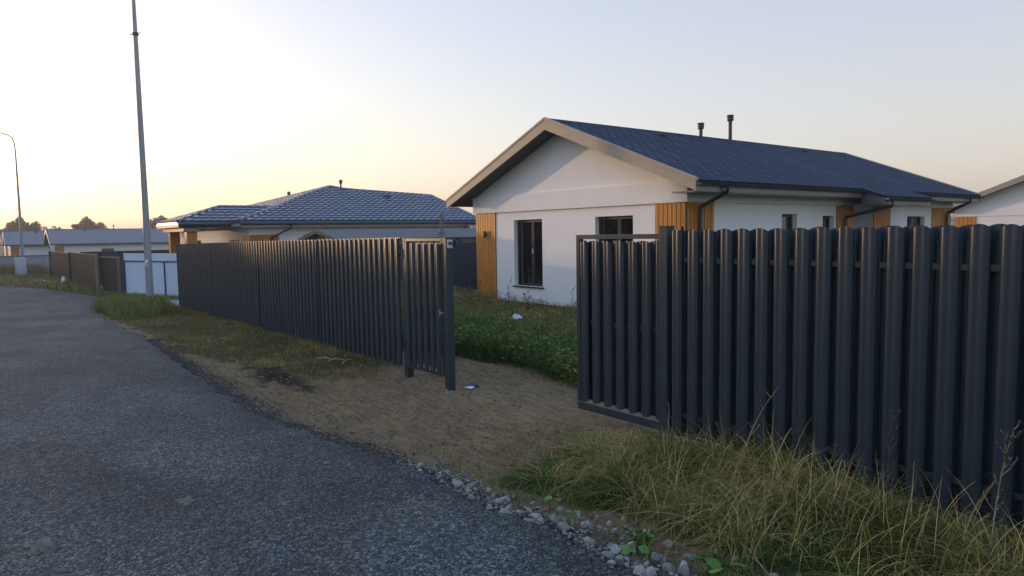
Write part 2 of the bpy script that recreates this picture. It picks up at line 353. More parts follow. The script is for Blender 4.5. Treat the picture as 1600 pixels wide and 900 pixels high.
def turf_mask(x, y):
    n = fbm(x * .9, y * .9, 4, 22) * .35 + fbm(x * 4, y * 4, 2, 23) * .12
    bank = np.clip((x + 4.75 + 0.55 * (4.85 - y) * 0 + n * 1.2) / .5, 0, 1) * (y < 5.2) * np.clip((y - edge(x) - .45 - .42 * np.clip((x + 4.4) / 1.0, 0, 1) * np.clip((-.8 - x) / 1.0, 0, 1) + n * .6) / .3, 0, 1)
    ve = np.interp(x, [-26, -14, -11.5, -9.5, -8.8], [0.1, .1, .75, 1.3, 2.2])
    verge = np.clip((-9.2 - x + n * 1.4) / .6, 0, 1) * np.clip((y - edge(x) - ve + n * .5) / .25, 0, 1) * (y < 5.2)
    yard = np.clip((y - np.interp(x, [-12, -8.5, -6, -4], [5.9, 6.4, 5.9, 5.2]) + n * .5) / .4, 0, 1)
    other = (y < -8.5) * 1.0
    return np.clip(bank + verge + yard + other, 0, 1)
def spaced(segs):
    out = []
    for a, b, d in segs: out += list(np.arange(a, b, d))
    return np.array(out)
gx = spaced([(-3000, -400, 400), (-400, -120, 30), (-120, -60, 4), (-60, -28, 1), (-28, -14, .25), (-14, 1.0, .05), (1, 6, .4), (6, 30, 4), (30, 100, 20), (100, 3001, 400)])
gy = spaced([(-3000, -400, 400), (-400, -60, 30), (-60, -10, 5), (-10, 2.0, 1.0), (2.0, 6.6, .05), (6.6, 14, .2), (14, 40, 2), (40, 100, 10), (100, 400, 50), (400, 3001, 400)])
GX, GY = np.meshgrid(gx, gy, indexing='ij'); GZ = gz(GX, GY)
nx, ny = GX.shape; idx = np.arange(nx * ny).reshape(nx, ny)
Fq = np.stack([idx[:-1, :-1], idx[1:, :-1], idx[1:, 1:], idx[:-1, 1:]], -1).reshape(-1, 4)
damp = np.clip(2.6 * np.exp(-((GX + 10.1) / 1.35) ** 2 - ((GY - 3.42) / .33) ** 2) + fbm(GX * 5, GY * 9, 4, 31) * 1.3 - .9, 0, .92)
damp = np.maximum(damp, np.clip(.5 * np.exp(-((GY - edge(GX) - .05) / .22) ** 2) + fbm(GX * 4, GY * 4, 3, 33) * .5 - .15, 0, .75) * (GX > -14))
fast_mesh('ground', np.stack([GX, GY, GZ], -1).reshape(-1, 3), Fq, MAT['ground'], smooth=True,
          attr={'turf': turf_mask(GX, GY).ravel(), 'damp': damp.ravel()}, kind='structure')
# road sheet
rx = spaced([(-84, -40, .8), (-40, -16, .25), (-16, 1.0, .06), (1, 8.1, .5)])
tt = np.concatenate([np.array([0, .02, .05, .09, .14, .2, .28]), np.arange(.36, 3.4, .07), np.arange(3.5, 12, .5)])
RX, TT = np.meshgrid(rx, tt, indexing='ij'); E0 = edge(RX)
RY = E0 - TT; RY = np.maximum(RY, -8.6)
RZ = zr(RX) + np.clip(TT / .28, 0, 1) ** .6 * .025 - .055 + .03 + fbm(RX * .7, RY * .7, 3, 51) * .012 + fbm(RX * 5, RY * 5, 3, 52) * .006
RZ[:, 0] -= .09
nx, ny = RX.shape; idx = np.arange(nx * ny).reshape(nx, ny)
Fr = np.stack([idx[:-1, :-1], idx[:-1, 1:], idx[1:, 1:], idx[1:, :-1]], -1).reshape(-1, 4)
fast_mesh('road', np.stack([RX, RY, RZ], -1).reshape(-1, 3), Fr, MAT['road'], smooth=True, kind='structure',
          attr={'fresh': np.clip(1.35 - TT / (.32 + .25 * fbm(RX * .8, TT * .8, 3, 61)) + fbm(RX * 3, TT * 6, 4, 62) * 1.1, 0, 1).ravel()})
def road_z(x, y): return zr(x) - 0.0 + fbm(x * .7, y * .7, 3, 51) * .012 + fbm(x * 5, y * 5, 3, 52) * .006
# pale driveway strip at the white gate
mb = MB(); mb.slab([(-31.2, 4.9, -.40), (-26.0, 4.75, -.27), (-24.6, 6.4, -.22), (-30.9, 6.7, -.40)], .12)
mb.build('driveway', MAT['concrete'], kind='structure')

# chips and pebbles: instanced by hand into one mesh
ico_v = []; ph = (1 + 5 ** .5) / 2
for a in (-1, 1):
    for b in (-ph, ph): ico_v += [(0, a, b), (a, b, 0), (b, 0, a)]
import bmesh
_b = bmesh.new(); bmesh.ops.create_icosphere(_b, subdivisions=1, radius=1); _b.verts.ensure_lookup_table()
ICO = np.array([v.co[:] for v in _b.verts]); ICF = np.array([[v.index for v in f.verts] for f in _b.faces]); _b.free()
def chips(name, P, S, m, rnd, **k):
    n = len(P); A = rng.random((n, 1)) * 6.28; base = ICO[None] * (1 + .35 * (rng.random((n, 12, 1)) - .5))
    sc = np.stack([S * (.8 + .5 * rng.random(n)), S * (.6 + .4 * rng.random(n)), S * (.4 + .3 * rng.random(n))], -1)[:, None]
    b = base * sc; c, s = np.cos(A), np.sin(A)
    V = np.stack([b[..., 0] * c - b[..., 1] * s, b[..., 0] * s + b[..., 1] * c, b[..., 2]], -1) + P[:, None]
    F = (ICF[None] + (np.arange(n) * 12)[:, None, None]).reshape(-1, 3)
    return fast_mesh(name, V.reshape(-1, 3), F, m, attr={'rnd': np.repeat(rnd, 12)}, **k)
n = 60000
d = 1.0 + 13 * rng.random(n) ** 1.9; a = R(37.75) + (rng.random(n) - .5) * 1.5
x = -d * np.cos(a); y = d * np.sin(a); e = edge(x); k = (y < e + .03 * rng.standard_normal(n)) & (x < .8)
x, y = x[k], y[k]; s = .0025 + .0045 * rng.random(len(x)) ** 2 + .0007 * np.hypot(x, y) * .3
chips('gravel', np.stack([x, y, road_z(x, y) + s * .1], -1), s, MAT['gravel'], rng.random(len(x)) * .965 + (rng.random(len(x)) > .99) * .04,
      kind='stuff', label='loose dark chips of crushed asphalt lying over the road surface', cat='gravel')
n = 420                                            # pale flakes lying on the road
d = 2.2 + 16 * rng.random(n); a = R(37.75) + (rng.random(n) - .5) * 1.4; x = -d * np.cos(a); y = d * np.sin(a); k = y < edge(x) - .1; x, y = x[k], y[k]
chips('flakes', np.stack([x, y, road_z(x, y) + .002], -1), (.004 + .009 * rng.random(len(x)) ** 2) * (1 + np.hypot(x, y) * .06), MAT['pebble'], .6 + .4 * rng.random(len(x)), kind='stuff', label='pale stone flakes strewn thinly over the dark road', cat='stone flakes')
n = 14000                                          # spill of dark chips past the road edge
x = rng.uniform(-16, .5, n); y = edge(x) + np.abs(rng.standard_normal(n)) * .17 * (.4 + vnoise(x * 2.2, 0 * x, 8) * 1.6); s = .004 + .009 * rng.random(n) ** 2
chips('gravel', np.stack([x, y, gz(x, y) + s * .3], -1), s, MAT['gravel'], rng.random(n) * .85, kind='stuff',
      label='dark crumbs spilling down the ragged edge of the road onto bare earth', cat='gravel')
n = 5200                                           # small pale pebbles between the big stones and on the dirt
x = np.concatenate([rng.uniform(-5.0, .3, n // 2 + 900), rng.uniform(-9, -4, n // 2 - 900)]); y = edge(x) + .02 + np.concatenate([np.abs(rng.standard_normal(n // 2 + 900)) * .3, rng.random(n // 2 - 900) * 3.2])
s = .004 + .014 * rng.random(n) ** 3
chips('pebbles', np.stack([x, y, gz(x, y) + s * .3], -1), s, MAT['pebble'], rng.random(n), kind='stuff',
      label='small pale pebbles strewn between the big stones and over the dirt', cat='pebbles')

n = 16000                                          # clods and crumbs of the trampled earth
x = rng.uniform(-13.5, -4.0, n); y = rng.uniform(2.5, 7.0, n); k = (y > edge(x) + .1) & (turf_mask(x, y) < .4) & (fbm(x * 2, y * 4, 3, 44) > -.1); x, y = x[k], y[k]; s = .003 + .016 * rng.random(len(x)) ** 4
MAT['clod'] = m_attr('earth_clods', [(0, (.06, .04, .02)), (.6, (.20, .14, .075)), (1, (.42, .32, .2))], .95)
chips('clods', np.stack([x, y, gz(x, y) + s * .2], -1), s, MAT['clod'], rng.random(len(x)), kind='stuff', label='small clods and crumbs scattered over the trampled earth', cat='clods')
# ------------------------------------------------------------------ house pieces
def openwall(mb, axis, c0, c1, a0, a1, z0, z1, ops):
    xs = sorted({a0, a1, *[o[0] for o in ops], *[o[1] for o in ops]}); zs = sorted({z0, z1, *[o[2] for o in ops], *[o[3] for o in ops]})
    for i in range(len(xs) - 1):
        for j in range(len(zs) - 1):
            xm = (xs[i] + xs[i + 1]) / 2; zm = (zs[j] + zs[j + 1]) / 2
            if any(o[0] < xm < o[1] and o[2] < zm < o[3] for o in ops): continue
            if axis == 'y': mb.box(xs[i], xs[i + 1], c0, c1, zs[j], zs[j + 1])
            else: mb.box(c0, c1, xs[i], xs[i + 1], zs[j], zs[j + 1])
def window(parent, axis, plane, sgn, a0, a1, z0, z1, split=.5, sill=True, handle=False, rec=.13, lab=None):
    """window set in a wall; axis = direction normal to the wall; sgn = outward sign"""
    def bx(mb, u0, u1, d0, d1, w0, w1):
        p0, p1 = sorted((plane + sgn * d0, plane + sgn * d1))
        if axis == 'y': mb.box(u0, u1, p0, p1, w0, w1)
        else: mb.box(p0, p1, u0, u1, w0, w1)
    f = MB(); w = .045
    for u0, u1, w0, w1 in ((a0, a1, z1 - w, z1), (a0, a1, z0, z0 + w), (a0, a0 + w, z0 + w, z1 - w), (a1 - w, a1, z0 + w, z1 - w)): bx(f, u0, u1, -rec - .07, -rec, w0, w1)
    am = a0 + (a1 - a0) * split
    if split: bx(f, am - .02, am + .02, -rec - .07, -rec + .004, z0 + w, z1 - w)
    fo = f.build('window', MAT['winframe'], parent)
    if lab: fo['label'] = lab
    halves = ((a0 + w, am - .02), (am + .02, a1 - w)) if split else ((a0 + w, a1 - w),)
    for u0, u1 in halves:
        s = MB(); t = .028
        for p, q, r, v in ((u0, u1, z1 - w - t, z1 - w), (u0, u1, z0 + w, z0 + w + t), (u0, u0 + t, z0 + w + t, z1 - w - t), (u1 - t, u1, z0 + w + t, z1 - w - t)): bx(s, p, q, -rec - .06, -rec + .012, r, v)
        s.build('sash', MAT['winframe'], fo)
        g = MB(); bx(g, u0 + t, u1 - t, -rec - .035, -rec - .028, z0 + w + t, z1 - w - t); g.build('pane', MAT['glass'], fo)
    if handle:
        h = MB(); bx(h, am - .012, am + .012, -rec + .01, -rec + .04, (z0 + z1) / 2 - .02, (z0 + z1) / 2 + .12); h.build('handle', MAT['litter'], fo)
    if sill:
        s = MB(); bx(s, a0 - .05, a1 + .05, -rec + .003, .05, z0 - .035, z0 - .003); s.build('sill', MAT['black'], fo)
    return fo
def boards(parent, axis, plane, sgn, a0, a1, z0, z1, pitch=.125, name='board_cladding', end=False):
    mb = MB(); n = max(1, round((a1 - a0) / pitch)); p = (a1 - a0) / n
    for i in range(n):
        u0 = a0 + i * p + .010; u1 = a0 + (i + 1) * p - .010; d = .028 + random.uniform(-.002, .002); p0, p1 = sorted((plane + sgn * .008, plane + sgn * d))
        (mb.box(u0, u1, p0, p1, z0, z1) if axis == 'y' else mb.box(p0, p1, u0, u1, z0, z1))
    o = mb.build(name, MAT['wood'], parent, bevel=.004)
    b = MB(); p0, p1 = sorted((plane + sgn * .001, plane + sgn * .010))
    (b.box(a0 + .002, a1 - .002, p0, p1, z0 + .002, z1 - .002) if axis == 'y' else b.box(p0, p1, a0 + .002, a1 - .002, z0 + .002, z1 - .002))
    b.build('backing', MAT['wood_gap'], o); return o
def downpipe(parent, pts, r=.045):
    mb = MB(); mb.tube(pts, r, 10); return mb.build('downpipe', MAT['pipe'], parent, smooth=True)
def gutter(parent, x, sx, y0, y1, z, name='gutter', axis='y', r=.065):
    mb = MB(); pr = []
    for k in range(9):
        t = math.pi * k / 8; pr.append((-math.cos(t) * r, -math.sin(t) * r))
    pr2 = [(a * .93, b * .93) for a, b in pr][::-1]; poly = pr + pr2; n = len(poly)
    vs = [((x + sx * (r + p), y, z + q) if axis == 'y' else (y, x + sx * (r + p), z + q)) for y in (y0, y1) for p, q in poly]
    fs = [(i, i + n, (i + 1) % n + n, (i + 1) % n) for i in range(n)] + [tuple(range(n)), tuple(range(2 * n - 1, n - 1, -1))]
    mb.add(vs, fs); return mb.build(name, MAT['gutter'], parent, smooth=True)

# ================================================================== house 1 (nearest)
def main_house():
    H = empty('house', (-13.64, 12.3, 0), label='white house with blue shingle gable roof and orange board corners behind the open gate', cat='house')
    hw, L = 3.965, 14.05
    w = MB(); win = [(-2.11, -.87, .56, 2.42), (1.17, 2.42, .56, 2.42)]
    openwall(w, 'y', 0, .25, -hw, hw, .1, 2.66, win)
    porch = (7.39, 8.53)
    sw = [(3.73, 4.44, 1.3, 2.42), (5.7, 6.3, 1.3, 2.38), (porch[0], porch[1], .1, 2.66), (10.77, 12.03, 1.3, 2.38)]
    openwall(w, 'x', hw - .25, hw, .25, L, .1, 2.66, sw)
    openwall(w, 'x', -hw, -hw + .25, .25, L, .1, 2.66, [(4, 5.4, 1, 2.4)])
    openwall(w, 'y', L - .25, L, -hw + .25, hw - .25, .1, 2.66, [])
    w.box(hw - 1.4, hw - 1.3, porch[0] - .6, porch[1] + .6, .1, 2.9)     # porch back wall
    w.box(hw - 1.3, hw - .25, porch[0] - .06, porch[0], .1, 2.9); w.box(hw - 1.3, hw - .25, porch[1], porch[1] + .06, .1, 2.9)
    w.build('wall', MAT['plaster'], H)
    # frieze band all round and gable above
    f = MB(); t = .075
    f.box(-hw - t, hw + t, -t, .2, 2.66, 3.13); f.box(hw - .2, hw + t, .2, L, 2.66, 3.12); f.box(-hw - t, -hw + .2, .2, L, 2.66, 3.12)
    f.build('frieze', MAT['plaster'], H)
    g = MB(); zu = lambda x: 4.92 - .394 * abs(x) - .2
    for y0, y1 in ((-.004, .18), (L - .2, L)):
        g = MB(); g.prism([(-hw, 3.132), (hw, 3.132), (hw, zu(hw)), (0, zu(0)), (-hw, zu(hw))], 'y', y0, y1); g.build('gable_wall', MAT['plaster'], H)
    c = MB(); c.box(-hw + .26, hw - .26, .3, L - .3, 2.68, 2.75); c.build('ceiling', MAT['plaster'], H)
    fl = MB(); fl.box(-hw + .26, hw - .26, .26, L - .26, .0, .12); fl.build('floor', MAT['concrete'], H)
    p = MB(); p.box(-hw + .03, hw - .03, .03, L - .03, -.4, .098); p.build('plinth', MAT['plinth'], H)
    # roof
    ze, zr_, ex, yf, yb = 3.08, 4.92, 4.67, -.6, L + .5; s = (zr_ - ze) / ex
    r = MB()
    for sg in (1, -1):
        if sg == 1:
            y1, y2 = 6.35, 9.35; X2 = 5.2; z2 = ze - s * (X2 - ex)
            r.slab([(0, yf, zr_), (ex, yf, ze), (ex, yb, ze), (0, yb, zr_)], .06)
            r.slab([(ex + .001, y1, ze), (X2, y1 + .15, z2), (X2, y2, z2), (ex + .001, y2, ze)], .06)
        else: r.slab([(0, yf, zr_), (-ex, yf, ze), (-ex, yb, ze), (0, yb, zr_)], .06)
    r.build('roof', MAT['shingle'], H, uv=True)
    rc = MB()
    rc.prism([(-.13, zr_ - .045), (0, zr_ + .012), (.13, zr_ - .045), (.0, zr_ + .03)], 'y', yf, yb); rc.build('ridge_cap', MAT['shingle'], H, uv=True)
    so_ = MB()
    for sg in (1, -1): so_.slab([(0, yf + .03, zr_ - .065), (sg * (ex - .03), yf + .03, ze - .065), (sg * (ex - .03), yb - .03, ze - .065), (0, yb - .03, zr_ - .065)], .12)
    so_.build('roof_deck', MAT['soffit'], H)
    sf = MB()                                                        # ribbed front soffit strips
    for sg in (1, -1):
        for k in range(34):
            x0 = k * .137 + .01; x1 = x0 + .12
            if x1 > ex - .05: break
            sf.slab([(sg * x0, yf + .04, zr_ - .19 - s * x0), (sg * x1, yf + .04, zr_ - .19 - s * x1), (sg * x1, -.02, zr_ - .19 - s * x1), (sg * x0, -.02, zr_ - .19 - s * x0)], .018)
    sf.build('soffit', MAT['soffit'], H)
    for sg, y0 in ((1, yf), (-1, yf), (1, yb), (-1, yb)):
        fa = MB(); fa.prism([(0, zr_ + .01), (sg * (ex + .01), ze + .01), (sg * (ex + .01), ze - .23), (0, zr_ - .27)], 'y', y0 - .02, y0 + .012); fo = fa.build('fascia', MAT['fascia'], H)
        tr = MB(); tr.prism([(0, zr_ + .045), (sg * (ex + .03), ze + .03), (sg * (ex + .03), ze - .03), (0, zr_ - .015)], 'y', y0 - .035, y0 + .05); tr.build('roof_edge_trim', MAT['fascia'], fo)
    for a, b, x in ((yf + .02, 6.45, ex), (9.4, yb - .02, ex)):
        e = MB(); e.box(x - .045, x - .015, a, b, ze - .24, ze - .05); e.build('eave_board', MAT['fascia_grey'], H); gutter(H, x - .01, 1, a + .02, b, ze - .06)
        e = MB(); e.box(hw + .052, x - .046, a + .02, b, ze - .25, ze - .22); e.build('soffit', MAT['fascia_grey'], H)
    X2 = 5.2; z2 = ze - s * (X2 - ex)
    e = MB(); e.box(X2 - .045, X2 - .015, 6.5, 9.33, z2 - .22, z2 - .05); e.box(ex - .05, X2 - .046, 6.5, 6.53, z2 - .2, z2 + .1); e.box(hw + .052, X2 - .046, 6.5, 9.33, z2 - .22, z2 - .19)
    e.build('eave_board', MAT['fascia_grey'], H); gutter(H, X2 - .01, 1, 6.5, 9.35, z2 - .06)
    gutter(H, -ex + .01, -1, yf, yb, ze - .06)
    # cladding
    boards(H, 'y', 0, -1, -hw, -hw + 1.0, .1, 2.655); boards(H, 'y', 0, -1, hw - .87, hw, .1, 2.655)
    boards(H, 'x', hw, 1, .0, .95, .1, 2.655)
    boards(H, 'x', -hw, -1, .0, .95, .1, 2.655)
    boards(H, 'x', hw, 1, 6.4, 7.38, .1, 2.655); boards(H, 'x', hw, 1, 8.54, 9.6, .1, 2.655); boards(H, 'x', hw, 1, 12.55, L, .1, 2.655)
    # windows
    window(H, 'y', 0, -1, *win[0], split=.56, handle=True); window(H, 'y', 0, -1, *win[1], split=.56)
    window(H, 'x', hw, 1, *sw[0], split=0); window(H, 'x', hw, 1, *sw[1], split=0); window(H, 'x', hw, 1, *sw[3], split=.4)
    d = MB(); d.box(hw - 1.298, hw - 1.25, porch[0] + .1, porch[1] - .1, .12, 2.12); d.build('door', MAT['door'], H)
    # wall lamp
    l = MB(); l.box(-3.5, -3.4, -.045, -.028, 1.98, 2.08); l.tube([(-3.45, -.085, 1.93), (-3.45, -.085, 2.13)], .038, 12); l.build('wall_lamp', MAT['black'], H)
    # downpipes
    downpipe(H, [(ex + .06, .38, ze - .12), (ex + .06, .38, ze - .24), (hw + .10, .38, 2.56), (hw + .09, .38, 2.5), (hw + .09, .38, .12)])
    downpipe(H, [(X2 + .06, 6.8, z2 - .12), (X2 + .06, 6.8, z2 - .27), (hw + .10, 6.75, 2.35), (hw + .09, 6.75, 2.28), (hw + .09, 6.75, .12)])
    downpipe(H, [(ex + .06, L - .5, ze - .12), (ex + .06, L - .5, ze - .24), (hw + .10, L - .5, 2.5), (hw + .09, L - .5, 2.42), (hw + .09, L - .5, .12)])
    downpipe(H, [(-ex - .06, .5, ze - .12), (-ex - .06, .5, ze - .24), (-hw - .10, .5, 2.56), (-hw - .09, .5, 2.48), (-hw - .09, .5, .12)])
    # roof vents
    for x, y, h in ((-.30, 6.12, .62), (.36, 6.72, .85)):
        zb = zr_ - s * abs(x); v = MB(); v.tube([(x, y, zb - .05), (x, y, zb + h - .14)], .055, 12); v.tube([(x, y, zb - .04), (x, y, zb + .1)], [.12, .05], 12)
        vo = v.build('vent_pipe', MAT['vent'], H, smooth=True)
        c = MB(); c.tube([(x, y, zb + h - .2), (x, y, zb + h - .17), (x, y, zb + h - .06), (x, y, zb + h - .02), (x, y, zb + h)], [.07, .10, .10, .115, .08], 14); c.build('vent_cap', MAT['vent'], vo, smooth=True)
    for y in (3.3, 10.8):
        zb = zr_ - s * .5; v = MB(); v.prism([(y - .12, zb), (y + .12, zb), (y + .1, zb + .07), (y - .1, zb + .07)], 'x', .42, .6); v.build('roof_vent', MAT['vent'], H)
    return H
main_house()

# ================================================================== gabled house builder for the street beyond
def gable_house(loc, label, rz=0, hw=3.965, L=14.05, roof='far_roof', group=None, wins=(3.5, 8.2), wall='plaster', ze=3.08, zr_=4.92, cladding=True, front=((-2.11, -.87, .56, 2.42), (1.17, 2.42, .56, 2.42)), ex=.7):
    H = empty('house', loc, rz, label=label, cat='house', group=group); ex = hw + ex; s = (zr_ - ze) / ex
    w = MB(); side = [(y, y + 1.4, 1.3, 2.35) for y in wins]
    openwall(w, 'y', 0, .25, -hw, hw, 0, 2.66, list(front)); openwall(w, 'y', L - .25, L, -hw, hw, 0, 2.66, [])
    openwall(w, 'x', hw - .25, hw, .25, L - .25, 0, 2.66, side); openwall(w, 'x', -hw, -hw + .25, .25, L - .25, 0, 2.66, [])
    w.build('wall', MAT[wall], H)
    f = MB(); f.box(-hw - .05, hw + .05, -.05, L + .05, 2.66, 3.12); f.build('frieze', MAT[wall], H)
    zu = lambda x: zr_ - s * abs(x) - .12
    g = MB(); g.prism([(-hw, 3.122), (hw, 3.122), (hw, zu(hw)), (0, zu(0)), (-hw, zu(hw))], 'y', 0, L); g.build('gable_wall', MAT[wall], H)
    b = MB(); b.box(-hw + .04, hw - .04, .04, L - .04, -.6, -.002); b.build('plinth', MAT['plinth'], H)
    r = MB()
    for sg in (1, -1): r.slab([(0, -.6, zr_), (sg * ex, -.6, ze), (sg * ex, L + .5, ze), (0, L + .5, zr_)], .11)
    r.build('roof', MAT[roof], H, uv=True)
    rc = MB(); rc.prism([(-.14, zr_ - .04), (0, zr_ + .03), (.14, zr_ - .04)], 'y', -.61, L + .51); rc.build('ridge_cap', MAT['soffit'], H)
    so_ = MB()
    for sg in (1, -1): so_.slab([(0, -.58, zr_ - .115), (sg * (ex - .03), -.58, ze - .115), (sg * (ex - .03), L + .48, ze - .115), (0, L + .48, zr_ - .115)], .09)
    so_.build('soffit', MAT['soffit'], H)
    for sg in (1, -1):
        fa = MB(); fa.prism([(0, zr_ + .02), (sg * (ex + .01), ze + .02), (sg * (ex + .01), ze - .24), (0, zr_ - .27)], 'y', -.63, -.59); fa.build('fascia', MAT['fascia'], H)
        gutter(H, sg * (ex - .01), sg, -.58, L + .48, ze - .1)
    if cladding:
        boards(H, 'y', 0, -1, -hw, -hw + 1, 0, 2.655, .2); boards(H, 'y', 0, -1, hw - .87, hw, 0, 2.655, .2); boards(H, 'x', hw, 1, 0, .95, 0, 2.655, .2)
    for o in front: window(H, 'y', 0, -1, *o, sill=False)
    for o in side: window(H, 'x', hw, 1, *o, sill=False)
    for y, h in ((L * .5, .55),):
        v = MB(); v.tube([(.3, y, zr_ - .15), (.3, y, zr_ + h - .1)], .05, 8); v.tube([(.3, y, zr_ + h - .2), (.3, y, zr_ + h)], .09, 8); v.build('vent_pipe', MAT['vent'], H)
    for y in (L * .25, L * .78):
        v = MB(); v.box(.5, .7, y, y + .25, zr_ - .25, zr_ - .1); v.build('roof_vent', MAT['vent'], H)
    return H
gable_house((-11.2, 42.0, -.1), 'white house at the right edge of view with sunlit peach gable and long rising eave', wins=(), front=(), L=14)
gable_house((-107.5, 8.4, -1.35), 'white house with plain grey gable roof beyond the brown fence', wins=(5.0,))
gable_house((-119, 4.3, -1.4), 'white house with orange corners partly hidden behind the far street lamp pole', wins=(4.5,), L=12)
gable_house((-150, 4.8, -1.5), 'farthest left white house with only its sunlit gable end showing', wins=(4.5,), L=12)
gable_house((-124, 27.5, -1.45), 'white house with sunlit orange boards seen between the tall pole and the tiled house', wins=(4.5,), L=9)
gable_house((-104, 30.0, -1.4), 'low grey roofed house just left of the tiled house porch', wins=(4.5,), L=9)

def tile_rows(mb, poly, step=.42, wave=.37, amp=.042, lift=.055):
    '''pressed metal tile sheets: every course is a wavy strip with a raised lower lip'''
    P = [Vector(p) for p in poly]; n = (P[1] - P[0]).cross(P[2] - P[0]).normalized()
    if n.z < 0: n = -n
    u = Vector((0, 0, 1)).cross(n).normalized(); v = n.cross(u); o = P[0]
    if v.z < 0: v = -v
    Q = [((p - o).dot(u), (p - o).dot(v)) for p in P]; v0 = min(q[1] for q in Q); v1 = max(q[1] for q in Q)
    def span(t):
        xs = []
        for (a, b), (c, d) in zip(Q, Q[1:] + Q[:1]):
            if (b - t) * (d - t) < 0: xs.append(a + (c - a) * (t - b) / (d - b))
        return (min(xs), max(xs)) if len(xs) >= 2 else None
    t = v0 + .004
    while t < v1 - .02:
        te = min(t + step, v1 - .01); s0 = span(t + .001); s1 = span(te)
        if s0 and s1:
            x0 = max(s0[0], s1[0]) if abs(s0[0] - s1[0]) > .001 else s0[0]; x0 = (s0[0] + s1[0]) / 2; x1 = (s0[1] + s1[1]) / 2; m = max(2, int((x1 - x0) / (wave / 8))); vs = []
            for i in range(m + 1):
                x = x0 + (x1 - x0) * i / m; w = amp * (abs(math.sin(math.pi * x / wave)) ** .7)
                for vv, h in ((t, .004), (t, lift + w), (te, .012 + w)): vs.append(o + u * x + v * vv + n * h)
            mb.add(vs, [f for i in range(m) for f in ((3 * i, 3 * i + 3, 3 * i + 4, 3 * i + 1), (3 * i + 1, 3 * i + 4, 3 * i + 5, 3 * i + 2))])
        t += step
